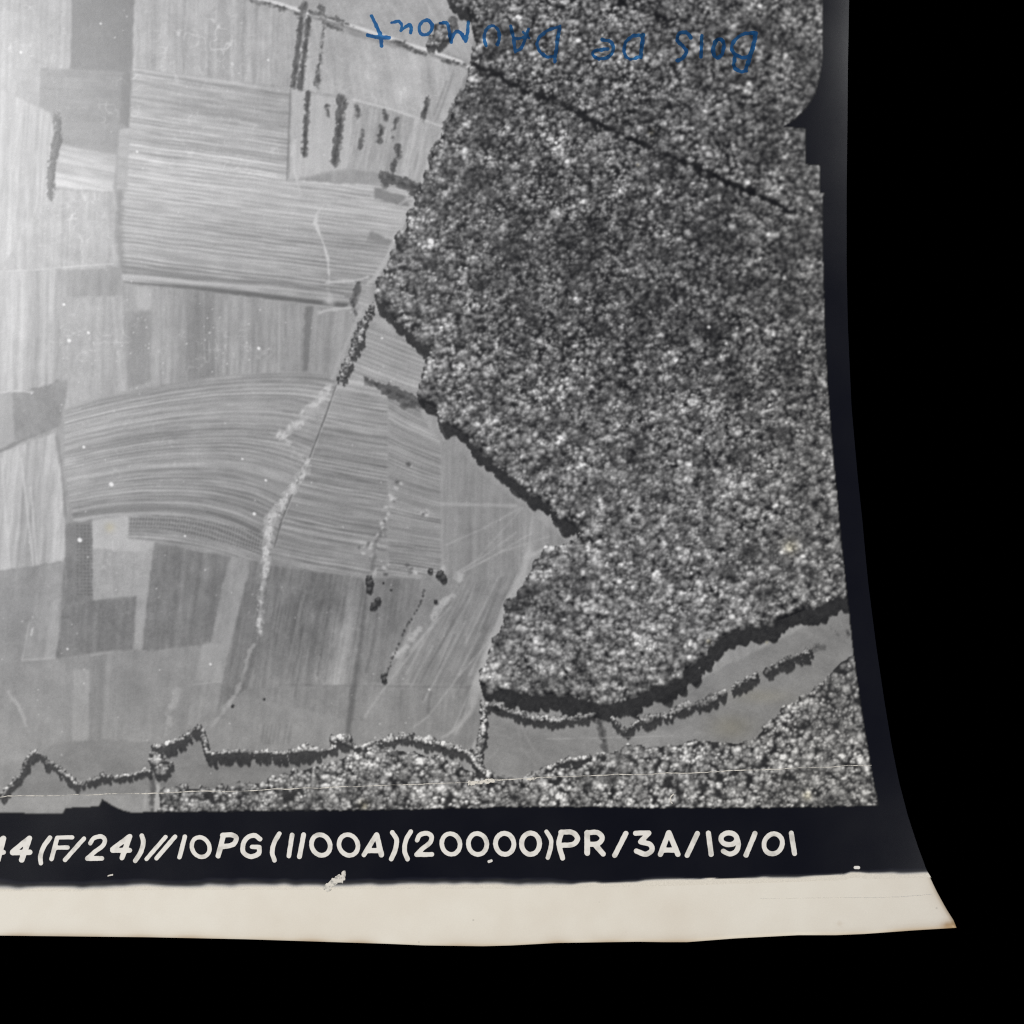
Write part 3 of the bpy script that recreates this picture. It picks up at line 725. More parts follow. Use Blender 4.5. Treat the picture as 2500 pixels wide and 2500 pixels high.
def plant(poly, sp, rad, hgt, alb, thin=None):
    a = np.asarray(poly, float)
    x0, x1, y0, y1 = max(a[:, 0].min(), -690), a[:, 0].max(), max(a[:, 1].min(), -690), a[:, 1].max()
    gx, gy = np.meshgrid(np.arange(x0, x1, sp), np.arange(y0, y1, sp * 0.92))
    gx = gx + (np.arange(gx.shape[0]) % 2)[:, None] * sp * 0.5
    gx = (gx + RNG.uniform(-0.52, 0.52, gx.shape) * sp).ravel(); gy = (gy + RNG.uniform(-0.52, 0.52, gy.shape) * sp).ravel()
    k = inside(poly, gx + 8 * noise2(gx, gy, 24, 961) + 5 * noise2(gx, gy, 9, 962), gy + 8 * noise2(gx, gy, 24, 963) + 5 * noise2(gx, gy, 9, 964))
    gx, gy = gx[k], gy[k]
    if thin is not None:
        k = RNG.random(len(gx)) < thin(gx, gy)
        gx, gy = gx[k], gy[k]
    r = rad(gx, gy) * np.clip(np.exp(RNG.normal(0, 0.33, len(gx))), 0.5, 2.0)
    h = hgt(gx, gy) + RNG.normal(0, 1, len(gx)) * 4.2 + (r - r.mean()) * 0.9
    al = np.clip(alb(gx, gy) + RNG.normal(0, 1, len(gx)) * 20 + (RNG.random(len(gx)) < 0.10 + 0.12 * np.clip((gy - 900) / 400, 0, 1)) * RNG.uniform(25, 85, len(gx)), 20, 220)
    for t in zip(gx, gy, r, h, al):
        tree(*t)
    foliage(gx, gy, r, al)

def wood_alb(x, y):
    a = 112 + 18 * fbm(x, y, 170, 900, 3) + 62 * fbm(x, y, 42, 930, 3)
    a = a + 24 * np.clip((y - 900) / 500, 0, 1) - 30 * np.exp(-(((x - 1620) / 330) ** 2 + ((y - 740) / 260) ** 2)) - 12 * np.exp(-(((x - 1150) / 160) ** 2 + ((y - 600) / 120) ** 2))
    a = a + 30 * np.exp(-((x - 1500) / 450) ** 2 - ((y - 30) / 200) ** 2) + 12 * np.clip((1200 - x) / 150, 0, 1)
    return a
def wood_r(x, y):
    return 6.3 + 2.3 * np.clip((y - 850) / 500, 0, 1) + 1.2 * np.clip((1250 - x) / 200, 0, 1)
def wood_h(x, y):
    return 34 + 3 * fbm(x, y, 90, 950, 2) + 8 * fbm(x, y, 30, 955, 2) + 7 * noise2(x, y, 13, 957) - 3 + 7 * np.clip((y - 1450) / 200, 0, 1)
def ride_gap(x, y):
    d1 = dist_poly(x, y, RIDE); d2 = dist_poly(x, y, RIDE2)
    return np.where((d1 + 3 * noise2(x, y, 14, 971) < 6.6) | (d2 + 3 * noise2(x, y, 14, 972) < 4), 0.0, 1.0)
gap_mask = ((dist_poly(X, Y, RIDE) + 3 * noise2(X, Y, 14, 971) < 5.0) | (dist_poly(X, Y, RIDE2) + 3 * noise2(X, Y, 14, 972) < 3)).astype(float)
plant(WOOD, 9.3, wood_r, wood_h, wood_alb, ride_gap)
plant(LOWER, 10.4, lambda x, y: 7.8 + 0 * x, lambda x, y: 30 + 7 * fbm(x, y, 30, 988, 2), lambda x, y: 158 + 40 * fbm(x, y, 50, 990, 3) - 24 * np.clip((x - 1850) / 200, 0, 1) - 16 * np.clip((650 - x) / 100, 0, 1),
      lambda x, y: np.where(fbm(x, y, 34, 995, 2) < -0.35, 0.4, 0.95))

def hedge(pts, w, r, h, alb, step=None, keep=1.0):
    """ragged band of joined crowns written into the canopy height"""
    SEED[0] += 9
    pts = np.asarray(pts, float)
    dd = np.r_[0, np.cumsum(np.hypot(*np.diff(pts, axis=0).T))]
    if h > 13:                                        # tall hedgerow trees: crowns of many sizes, crowding together
        s_ = 0.0; tl = []
        while s_ <= dd[-1]:
            x0 = np.interp(s_, dd, pts[:, 0]); y0 = np.interp(s_, dd, pts[:, 1])
            loc = 0.75 + 0.5 * noise1(np.array([s_]), 26, SEED[0])[0]
            for _ in range(max(1, int(w / 5.0))):
                rr = r * 0.82 * math.exp(random.gauss(0, 0.28)) * (0.7 + 0.4 * loc)
                tl.append((x0 + random.gauss(0, w * 0.30), y0 + random.gauss(0, w * 0.30), rr, max(50, alb * 1.18 + random.gauss(0, 36))))
                tree(tl[-1][0], tl[-1][1], rr, max(4, h * (0.8 + 0.3 * loc) * random.choice((0.45, 0.7, 0.95, 1.05, 1.2))), 28)
            s_ += random.uniform(0.35, 1.0) * r
        tl = np.array(tl); foliage(tl[:, 0], tl[:, 1], tl[:, 2], tl[:, 3])
        return
    # low hedge or scrub: a ragged dark ribbon, sunlit tufts on its upper left, a soft shadow to the lower right
    wid = w + r * 0.9
    dk = 70 + 0.24 * alb
    g_ = 0.0 if keep >= 0.85 else 0.42
    stroke([(a0 + 0.22 * h + 1, b0 + 0.55 * h) for a0, b0 in pts], wid * 0.9, dk * 0.92, 0.72, 7, 4.5, 9, g_)
    stroke(pts, wid, dk, 0.95, 5, 5.0, 8, g_)
    stroke([(a0 - wid * 0.22, b0 - wid * 0.18) for a0, b0 in pts], wid * 0.55, 66 + alb * 0.62, 0.85, 4, 3.5, 6, 0.62)
    stroke([(a0 + wid * 0.1, b0 + wid * 0.1) for a0, b0 in pts], wid * 0.4, dk * 0.7, 0.8, 4, 3, 7, 0.5)

stroke([(146, 288), (145, 320), (139, 360), (132, 400), (127, 440), (125, 486)], [8, 13, 14, 13, 11, 7], 70, 0.9, 5, 4, 10)
hedge([(138, 278), (137, 315), (130, 355), (124, 400), (120, 440), (122, 482)], 6, 3.4, 9, 165)
hedge([(614, -4), (690, 18), (735, 36)], 4, 3.2, 13, 120, 8, 0.8)
hedge([(745, 8), (738, 22)], 8, 7, 12, 118); hedge([(780, 14), (786, 20)], 4, 5, 10, 118); hedge([(820, 44), (830, 50)], 4, 5, 8, 110)
hedge([(756, 28), (860, 62)], 3, 3, 7, 110, 12, 0.6); hedge([(790, 56), (835, 72)], 3, 3, 9, 110, 20, 0.7)
hedge([(960, 96), (990, 108)], 6, 5, 9, 130, 6, 0.8); hedge([(985, 112), (1040, 134)], 4, 4, 9, 120, 10, 0.7); hedge([(1080, 146), (1140, 160)], 4, 3.5, 9, 125, 9, 0.7)
hedge([(735, 44), (726, 120), (716, 206)], 6, 4.4, 6, 84, None, 0.85)
hedge([(752, 44), (746, 100), (738, 160), (732, 212)], 6, 4.6, 6, 80, None, 0.9)
hedge([(790, 66), (784, 120), (776, 180)], 3, 3.2, 3, 118, 9, 0.7); hedge([(777, 180), (773, 208)], 5, 4.5, 5, 92, 5)
hedge([(751, 222), (748, 290), (744, 345)], 4.5, 4.2, 9, 70); hedge([(744, 345), (742, 376)], 4, 4, 7, 80)
hedge([(831, 236), (828, 300), (822, 345), (816, 392)], 11, 5, 10, 78); hedge([(842, 246), (838, 262)], 6, 4, 8, 120)
hedge([(798, 258), (801, 280)], 4, 4, 6, 96); hedge([(940, 272), (942, 288)], 5, 4.2, 8, 92); hedge([(931, 306), (925, 345)], 5, 4, 5, 104)
hedge([(1042, 240), (1038, 265), (1033, 286)], 5, 4.2, 6, 100); hedge([(970, 356), (972, 378)], 7, 5, 8, 88); hedge([(962, 392), (957, 415)], 6, 4.4, 6, 96)
hedge([(870, 258), (876, 290)], 5, 4, 2, 132, 6, 0.6); hedge([(968, 285), (958, 335)], 5, 4, 2, 124, 7, 0.7); hedge([(886, 320), (878, 360)], 4, 4, 2, 136, 8, 0.6)
hedge([(934, 424), (940, 446)], 10, 5.5, 12, 96); hedge([(940, 430), (985, 446), (1025, 458), (1010, 468)], 18, 5.5, 12, 84)
hedge([(1128, 225), (1100, 280), (1086, 312)], 9, 6, 12, 118); hedge([(1068, 344), (1050, 390)], 3, 3, 6, 84, 4)
hedge([(1090, 72), (1068, 95), (1052, 118)], 22, 8, 14, 84); hedge([(1104, 50), (1110, 62)], 12, 8, 12, 90); hedge([(1165, 45), (1172, 60)], 14, 8, 12, 90)
hedge([(872, 692), (867, 718), (860, 738)], 6, 4.5, 9, 100); hedge([(860, 738), (866, 762)], 3, 3, 6, 80)
hedge([(908, 752), (890, 786), (868, 840), (850, 885), (830, 928)], 14, 5, 14, 104); hedge([(910, 745), (904, 768)], 2, 3, 6, 80)
for pts, w in (([(892, 927), (915, 936), (945, 950)], 8), ([(945, 950), (970, 962), (1000, 976)], 22), ([(985, 985), (1005, 980)], 16), ([(1010, 972), (1030, 985)], 12)):
    hedge(pts, w, 5.2, 10, 74, 4)
# hedgerows of the valley with long shadows
hedge([(0, 1944), (25, 1918), (47, 1896), (62, 1862), (80, 1835)], 8, 5.5, 15, 175); hedge([(80, 1833), (91, 1836), (145, 1876), (188, 1914)], 7, 5, 18, 172)
hedge([(-300, 1990), (-100, 1960), (0, 1944)], 8, 5.5, 15, 175)
hedge([(188, 1916), (203, 1912), (254, 1893), (290, 1898), (330, 1888), (366, 1880)], 6, 4.6, 14, 168)
hedge([(378, 1824), (400, 1820), (435, 1806), (489, 1774)], 7, 5.2, 24, 182); hedge([(489, 1774), (496, 1785), (500, 1815), (507, 1836)], 7, 5, 20, 178)
hedge([(507, 1836), (525, 1838), (600, 1836), (699, 1837), (738, 1830), (777, 1830)], 7, 5, 27, 180, 4.0)
hedge([(378, 1838), (384, 1860), (400, 1872), (390, 1890)], 18, 6.5, 16, 120); hedge([(372, 1900), (370, 1940)], 6, 4, 8, 130, 5)
hedge([(742, 1824), (770, 1828)], 12, 6, 20, 176); hedge([(776, 1832), (800, 1830), (820, 1822)], 5, 4.5, 14, 165); hedge([(852, 1812), (872, 1826)], 6, 4.5, 14, 165)
hedge([(818, 1806), (836, 1800), (852, 1806)], 14, 6.5, 24, 182); hedge([(870, 1825), (900, 1818)], 8, 5.5, 16, 172)
hedge([(900, 1818), (926, 1811), (960, 1800), (991, 1796), (1035, 1808), (1089, 1818), (1143, 1836), (1161, 1862), (1198, 1895)], 12, 5.6, 18, 172, 3.4)
hedge([(1182, 1722), (1178, 1789), (1166, 1860)], 11, 4.8, 14, 176, 3.2)
hedge([(1178, 1718), (1209, 1720), (1252, 1740), (1303, 1753), (1361, 1757), (1426, 1751)], 11, 5.2, 17, 158, 3.4)
hedge([(1426, 1751), (1455, 1746)], 8, 5, 14, 150); hedge([(1456, 1748), (1470, 1789), (1477, 1833)], 8, 5.2, 9, 118, 3.6)
hedge([(1495, 1753), (1512, 1772), (1527, 1785), (1549, 1764), (1571, 1756)], 7, 5, 20, 165, 3.6)
hedge([(1571, 1756), (1636, 1742), (1665, 1726), (1716, 1715), (1768, 1690)], 13, 5.4, 15, 132, 4.2)
hedge([(1787, 1678), (1815, 1664), (1848, 1646)], 8, 5, 20, 140, 4); hedge([(1874, 1638), (1903, 1617), (1940, 1602), (1979, 1588)], 8, 5, 22, 140, 4); hedge([(1985, 1582), (2006, 1576)], 5, 4.5, 10, 130, 5)
hedge([(2045, 1544), (2047, 1548)], 2, 4.4, 7, 130); hedge([(2066, 1540), (2070, 1544)], 4, 5, 8, 100)
hedge([(1165, 1872), (1210, 1895), (1250, 1908)], 9, 5, 13, 160); hedge([(1275, 1905), (1332, 1878), (1364, 1862), (1426, 1850), (1477, 1840)], 8, 5.2, 20, 172, 4)
# lone bushes
for c, r, h, al in (((900, 1413), 8, 10, 90), ((903, 1424), 9, 10, 84), ((902, 1440), 7, 8, 80), ((922, 1466), 8, 9, 80), ((913, 1478), 8, 8, 78), ((908, 1484), 5, 6, 80),
                    ((1074, 1402), 9, 10, 76), ((1082, 1412), 8, 10, 72), ((1050, 1393), 6, 8, 90), ((1064, 1468), 4.5, 6, 70), ((938, 1660), 6, 8, 90), ((934, 1650), 5, 6, 96), ((942, 1646), 4, 5, 96),
                    ((568, 1724), 4, 2, 60), ((645, 1707), 3, 2, 70), ((936, 1423), 3, 3, 80), ((955, 1440), 3, 3, 80)):
    tree(c[0], c[1], r, h, al * 0.45); tree(c[0] + r * 0.4, c[1] - r * 0.5, r * 0.6, h * 1.1, al * 0.6); tree(c[0] - r * 0.5, c[1] + r * 0.3, r * 0.5, h, al * 0.3)
dh = resample([(1035, 1440), (1028, 1470), (1004, 1510), (985, 1545), (965, 1590), (946, 1640)], 27)
for q_ in dh:
    if random.random() < 0.85:
        c = (q_[0] + random.uniform(-2, 2), q_[1] + random.uniform(-2.5, 2.5))
        stroke([c, (c[0] + random.uniform(-1, 1), c[1] + random.uniform(1, 4))], random.uniform(3, 6), random.uniform(58, 90), 0.9, 2.5)

# leaf-clump relief, then sun and cast shadow
can = HM > 0
wood_in = inside(WOOD, X, Y).astype(float)
low_in = inside(LOWER, X, Y).astype(float)
wm = (wood_in + low_in) > 0
HM2 = np.where(can, HM + 1.0 * noise2(X, Y, 5.5, 301) + 0.6 * noise2(X, Y, 3.2, 302), 0)
gyv, gxv = np.gradient(HM2, G)
gxv = np.clip(gxv, -1.6, 1.6); gyv = np.clip(gyv, -1.6, 1.6)
SX, SY, EL = -0.24, -0.97, math.radians(43)
EC = math.radians(55)
lx, ly, lz = SX * math.cos(EC), SY * math.cos(EC), math.sin(EC)
lam = np.clip((-gxv * lx - gyv * ly + lz) / np.sqrt(1 + gxv ** 2 + gyv ** 2), 0, 1)
sh = np.zeros((Hh, W)); deep = np.zeros((Hh, W))
tan_e = math.tan(EL)
for k in range(1, 26):
    dpx = k * G
    dj = int(round(-SY * k)); di = int(round(-SX * k))
    s_ = np.zeros_like(HM)
    s_[dj:, di:] = HM[:Hh - dj, :W - di]
    sh = np.maximum(sh, np.clip((s_ - dpx * tan_e - HM) / 5.0, 0, 1) * (s_ > 0))
    s2 = np.zeros_like(HM); s2[dj:, di:] = wood_in[:Hh - dj, :W - di]
    deep = np.maximum(deep, s2 * (s_ - dpx * tan_e > HM))
tex = 1 + 0.22 * noise2(X, Y, 5, 303) + 0.20 * noise2(X, Y, 10, 304)
LEAFC = 285 * (1 - np.exp(-LEAF * (1 - 0.10 * np.clip((Y - 1000) / 400, 0, 1)) / 255))
stand = np.clip(1 + 0.20 * fbm(X, Y, 130, 315, 3) + 0.36 * fbm(X, Y, 46, 318, 2) + 0.26 * noise2(X, Y, 19, 319), 0.35, 1.7)
floor_ = np.where(wm, 36 - 6 * np.clip((Y - 1000) / 400, 0, 1) * (1 - low_in) + 9 * noise2(X, Y, 14, 316) + 5 * noise2(X, Y, 5, 317) + 12 * low_in, 44)
crown = floor_ + np.where(wm | (LEAF > 6), LEAFC * stand * (0.72 + 0.34 * lam) * (1 - 0.35 * sh) * (0.92 + 0.08 * tex), AL * np.clip(lam * 1.12, 0, 1.1) ** 1.7 * tex * (1 - 0.6 * sh))
ground = T * (1 - sh * (0.60 + 0.11 * deep)) + (2 + 7 * noise2(X, Y, 7, 305)) * sh
ground = np.where(wm, np.maximum(floor_ + 6, floor_ + 0.8 * LEAFC) - 6 * sh - 8 * gap_mask, ground)
ground = ground + (3.4 * fbm(X, Y, 7, 306, 2) + (4.5 + 4.5 * np.clip((Y - 1250) / 150, 0, 1)) * fbm(X, Y, 30, 307, 4) + 5 * fbm(X, Y, 120, 308, 2)) * (1 - 0.6 * sh)
T = np.where(can, crown, ground)

# dust, pinholes and retouching specks of the negative
def specks(n, r0, r1, box, tone):
    for _ in range(n):
        c = (random.uniform(box[0], box[2]), random.uniform(box[1], box[3]))
        stroke([c, (c[0] + random.uniform(-1, 1), c[1] + random.uniform(-1, 1))], random.uniform(r0, r1), tone, random.uniform(0.5, 1), 2)
specks(150, 1.5, 3.5, (0, 0, 1000, 1900), 226); specks(34, 2, 3, (1000, 0, 2050, 1900), 205)
specks(60, 2, 5, (140, 750, 640, 960), 206); specks(60, 2, 4, (330, 0, 660, 260), 190)
for c, r in (((155, 743), 6), ((631, 850), 7), ((620, 1254), 7), ((204, 1091), 6), ((194, 1318), 10), ((271, 1182), 10), ((591, 1120), 4), ((648, 1172), 5), ((50, 127), 6), ((334, 370), 5), ((513, 1621), 5),
             ((932, 825), 4), ((1730, 798), 7), ((1322, 1082), 7), ((1463, 1222), 6), ((451, 1308), 4), ((164, 1584), 4), ((1047, 1683), 4), ((245, 57), 4), ((654, 146), 4), ((215, 812), 6), ((168, 831), 8), ((1834, 1916), 4)):
    stroke([c, (c[0] + 1.5, c[1] + 1)], r, 238, 1.0, 2)
stroke([(1332, 1804), (1450, 1802), (1560, 1799), (1643, 1796)], 1.6, 205, 0.45, 2, 0.6)
# soft optics of the old lens
T1 = blur(T, 0.7); wsoft = np.clip((X - 1450) / 400, 0, 1) * np.clip((1000 - Y) / 400, 0, 1)
T = T1 * (1 - wsoft) + blur(T, 1.0) * wsoft + 2.0 * RNG.standard_normal(T.shape)
Tb = blur(T, 1.25)
T = np.where(wood_in > 0, (T * 0.80 + Tb * 0.20 + 0.40 * (Tb - blur(Tb, 2.4))) - 3, T + 0.3 * (T - blur(T, 1.6)))

# edges of the picture: soft frame mask
ym = X + 0.7 * noise2(X, Y, 9, 401); yv = Y + 2.2 * noise2(X, Y, 8, 402) * (Y > 1940) * (X > 392)
msk = blur(inside(PICT_FULL, ym, yv).astype(float), 0.7)
rgb = lin(np.clip(T, 4, 250))[..., None] * np.array([1.0, 1.0, 1.0])
# faint warm stains of age
st = 0.55 * np.exp(-(((X - 1785) / 50) ** 2 + ((Y - 1775) / 30) ** 2)) + 0.4 * np.exp(-(((X - 1860) / 70) ** 2 + ((Y - 1700) / 18) ** 2))
st += 0.16 * np.clip((Y - 1500) / 450, 0, 1) + 0.10 * np.clip((X - 1700) / 300, 0, 1)
for c, r in (((1971, 1943), 11), ((1872, 1556 + 12), 4), ((888, 1966), 12), ((1590, 322), 7), ((1557, 403), 4), ((268, 1288), 12), ((1730, 1566), 6), ((1930, 1335), 18)):
    st += 0.9 * np.exp(-(((X - c[0]) / r) ** 2 + ((Y - c[1]) / r) ** 2))
st = np.clip(st, 0, 1)[..., None]
rgb = rgb * (1 - st + st * np.array([1.06, 1.0, 0.80]))
rgb = rgb * msk[..., None] + lin([6, 6.4, 9])[None, None] * (1 - msk[..., None])

# fine mesh inside the frame, coarse beyond it
ci = np.r_[np.arange(0, np.searchsorted(xs, -130), 8), np.arange(np.searchsorted(xs, -130), W)]
cj = np.r_[np.arange(0, np.searchsorted(ys, -130), 8), np.arange(np.searchsorted(ys, -130), Hh)]
ci = np.unique(ci); cj = np.unique(cj)
Xc, Yc = np.meshgrid(xs[ci], ys[cj])
rc = rgb[np.ix_(cj, ci)].reshape(-1, 3); mc = msk[np.ix_(cj, ci)].ravel()
fq = quads_of(len(cj), len(ci))
keep = (mc[fq] > 0.02).any(1)
me = grid_mesh('picture', P(Xc.ravel(), Yc.ravel(), 0.00004), fq[keep], rc)
pict = link('picture', me, M_PICT, root, 'grey aerial view of striped fields and dark woodland')

# ------------------------------------------------------------------ lettering: outlines of pen strokes cut as thin film meshes
def stroke_film(name, strokes, material, parent, off, step=2.4, rag=0.0, label=None, seed=0):
    """strokes: list of (points, width) -> one mesh, contour of the union of round strokes"""
    allp = np.vstack([p for p, w in strokes]); wm_ = max(w for p, w in strokes)
    x = np.arange(allp[:, 0].min() - wm_, allp[:, 0].max() + wm_ + step, step)
    y = np.arange(allp[:, 1].min() - wm_, allp[:, 1].max() + wm_ + step, step)
    gx, gy = np.meshgrid(x, y)
    sd = np.full(gx.shape, 1e9)
    for pts, w in strokes:
        if len(pts) == 1:
            sd = np.minimum(sd, np.hypot(gx - pts[0][0], gy - pts[0][1]) - w / 2)
        for k in range(len(pts) - 1):
            dd, _ = seg_dist(gx, gy, pts[k], pts[k + 1]); sd = np.minimum(sd, dd - w / 2)
    if rag:
        sd = sd + rag * noise2(gx, gy, 7, 600 + seed) + rag * 0.7 * noise2(gx, gy, 3.5, 640 + seed)
    sd = np.where(np.abs(sd) < 1e-4, 1e-4, sd)
    verts, faces, key = [], [], {}
    def vid(k_, a, b_):
        if k_ not in key:
            key[k_] = len(verts); verts.append((a, b_))
        return key[k_]
    nj, ni = sd.shape
    for j in range(nj - 1):
        for i in range(ni - 1):
            cs = ((i, j), (i, j + 1), (i + 1, j + 1), (i + 1, j))
            s = [sd[c[1], c[0]] for c in cs]
            if min(s) > 0:
                continue
            f = []
            for k in range(4):
                c0, c1 = cs[k], cs[(k + 1) % 4]; s0, s1 = s[k], s[(k + 1) % 4]
                if s0 < 0:
                    f.append(vid(c0, x[c0[0]], y[c0[1]]))
                if (s0 < 0) != (s1 < 0):
                    t = s0 / (s0 - s1)
                    kk = (c0, c1) if c0 < c1 else (c1, c0)
                    f.append(vid(kk, x[c0[0]] + t * (x[c1[0]] - x[c0[0]]), y[c0[1]] + t * (y[c1[1]] - y[c0[1]])))
            if len(f) >= 3:
                faces.append(f)
    va = np.array(verts)
    me = bpy.data.meshes.new(name)
    me.from_pydata(P(va[:, 0], va[:, 1], off).tolist(), [], faces)
    return link(name, me, material, parent, label)

Q = 700.0 / 1932.0
def tr_(ox, oy):
    return lambda pts: np.array([(ox + a * Q, oy + b_ * Q) for a, b_ in pts])
def ell(cx, cy, rx, ry, tilt=0.0, n=20):
    t = np.linspace(0, 2 * math.pi, n + 1)
    return [(cx + rx * math.cos(a) - tilt * ry * math.sin(a), cy + ry * math.sin(a)) for a in t]
Z1, Z2, Z3 = tr_(0, 1900), tr_(600, 1900), tr_(1250, 1900)
S = smooth_curve
def st_(f, pts, w, curve=True):
    a = f(pts)
    return (S(a, 6) if curve and len(a) > 2 else a, w * Q)
CAP = [
 ('digit', [st_(Z1, [(24, 405), (-14, 552)], 36), st_(Z1, [(20, 405), (-95, 488)], 32), st_(Z1, [(-95, 497), (22, 499)], 34)]),
 ('digit', [st_(Z1, [(198, 405), (146, 550)], 38), st_(Z1, [(192, 408), (84, 496)], 34), st_(Z1, [(84, 502), (200, 499)], 36)]),
 ('bracket', [st_(Z1, [(337, 400), (292, 465), (272, 530), (276, 572)], 31)]),
 ('letter', [st_(Z1, [(385, 402), (347, 545)], 30), st_(Z1, [(385, 400), (488, 398)], 27), st_(Z1, [(368, 468), (456, 466)], 28)]),
 ('slash', [st_(Z1, [(566, 406), (438, 550)], 29)]),
 ('digit', [st_(Z1, [(608, 438), (632, 404), (680, 392), (706, 415), (692, 455), (640, 495), (590, 538)], 29), st_(Z1, [(588, 541), (686, 540)], 31)]),
 ('digit', [st_(Z1, [(874, 393), (822, 536)], 34), st_(Z1, [(868, 395), (758, 478)], 32), st_(Z1, [(758, 486), (874, 486)], 33)]),
 ('bracket', [st_(Z1, [(956, 388), (966, 430), (950, 495), (912, 556)], 32)]),
 ('slash', [st_(Z1, [(1116, 395), (988, 544)], 28)]),
 ('slash', [st_(Z1, [(1180, 393), (1054, 540)], 29)]),
 ('digit', [st_(Z1, [(1246, 394), (1210, 532)], 30)]),
 ('digit', [st_(Z1, ell(1352, 464, 60, 67, -0.12), 28, False)]),
 ('letter', [st_(Z1, [(1506, 384), (1470, 524)], 34), st_(Z1, [(1500, 384), (1560, 382), (1592, 402), (1578, 440), (1540, 456), (1490, 462)], 33)]),
 ('letter', [st_(Z1, [(1752, 410), (1718, 386), (1672, 396), (1640, 440), (1640, 498), (1688, 528), (1742, 508), (1748, 470)], 32), st_(Z1, [(1748, 464), (1698, 462)], 30)]),
 ('bracket', [st_(Z1, [(1882, 374), (1848, 435), (1834, 500), (1850, 553)], 31)]),
 ('digit', [st_(Z2, [(312, 382), (290, 524)], 31)]),
 ('digit', [st_(Z2, [(390, 380), (362, 528)], 32)]),
 ('digit', [st_(Z2, ell(506, 450, 63, 70, -0.10), 31, False)]),
 ('digit', [st_(Z2, ell(692, 450, 64, 70, -0.10), 30, False)]),
 ('letter', [st_(Z2, [(880, 382), (796, 516)], 32), st_(Z2, [(882, 382), (914, 516)], 36), st_(Z2, [(826, 488), (902, 488)], 34)]),
 ('bracket', [st_(Z2, [(988, 366), (1016, 415), (1008, 480), (980, 544)], 32)]),
 ('bracket', [st_(Z2, [(1112, 360), (1080, 415), (1070, 490), (1090, 545)], 31)]),
 ('digit', [st_(Z2, [(1154, 418), (1174, 382), (1222, 370), (1252, 394), (1240, 435), (1190, 475), (1152, 514)], 31), st_(Z2, [(1150, 515), (1254, 513)], 31)]),
 ('digit', [st_(Z2, ell(1382, 443, 62, 70, -0.06), 30, False)]),
 ('digit', [st_(Z2, ell(1562, 443, 62, 71, -0.04), 31, False)]),
 ('digit', [st_(Z2, ell(1745, 442, 62, 71, -0.03), 32, False)]),
 ('digit', [st_(Z3, ell(125, 441, 61, 72, 0.0), 33, False)]),
 ('bracket', [st_(Z3, [(232, 360), (262, 412), (260, 470), (241, 536)], 29)]),
 ('letter', [st_(Z3, [(334, 366), (316, 440), (341, 538)], 34), st_(Z3, [(330, 364), (405, 364), (442, 404), (415, 444), (340, 452)], 34)]),
 ('letter', [st_(Z3, [(506, 368), (507, 504)], 38), st_(Z3, [(506, 368), (575, 366), (608, 402), (580, 440), (510, 446)], 34), st_(Z3, [(558, 446), (614, 510)], 36)]),
 ('slash', [st_(Z3, [(768, 372), (692, 520)], 35)]),
 ('digit', [st_(Z3, [(832, 370), (922, 368)], 33), st_(Z3, [(922, 370), (866, 428)], 34), st_(Z3, [(870, 430), (930, 446), (942, 484), (900, 512), (838, 490)], 35)]),
 ('letter', [st_(Z3, [(1056, 368), (1000, 512)], 36), st_(Z3, [(1058, 368), (1118, 512)], 36), st_(Z3, [(1016, 484), (1104, 484)], 33)]),
 ('slash', [st_(Z3, [(1250, 372), (1180, 520)], 34)]),
 ('digit', [st_(Z3, [(1324, 370), (1342, 514)], 34)]),
 ('digit', [st_(Z3, ell(1462, 408, 54, 40), 34, False), st_(Z3, [(1516, 404), (1526, 450), (1508, 495), (1466, 510), (1424, 492)], 33)]),
 ('slash', [st_(Z3, [(1638, 372), (1577, 518)], 34)]),
 ('digit', [st_(Z3, ell(1760, 442, 62, 68, 0.10), 32, False)]),
 ('digit', [st_(Z3, [(1882, 370), (1904, 508)], 33)]),
]
for k, (nm, ss) in enumerate(CAP):
    stroke_film(nm, ss, M_CAP, border, 0.00006, 2.4, 0.35, None, k)
for c, r in (((1196, 2102.6), 9), ((2087, 2118), 8), ((2097, 2118), 8)):
    pass
stroke_film('pinhole_spot', [(np.array([(1194, 2103.5), (1199, 2101.5)]), 8)], M_CAP, border, 0.00006, 1.6, 0.8, 'small white spot below the caption zeros')
stroke_film('pinhole_spot', [(np.array([(2088, 2118), (2096, 2118)]), 8)], M_CAP, border, 0.00006, 1.6, 0.4, 'white oval spot near the curled corner', 3)
stroke_film('emulsion_chip', [(np.array([(798, 2170), (812, 2155), (830, 2140)]), 15), (np.array([(836, 2150), (838, 2133)]), 11), (np.array([(826, 2150), (840, 2146)]), 12)], M_FIB, border, 0.00007, 1.8, 3.2, 'ragged patch of bared paper on the band edge', 5)
stroke_film('emulsion_chip', [(np.array([(264, 2138.5), (274, 2136)]), 4)], M_FIB, border, 0.00007, 1.4, 1.2, None, 6)

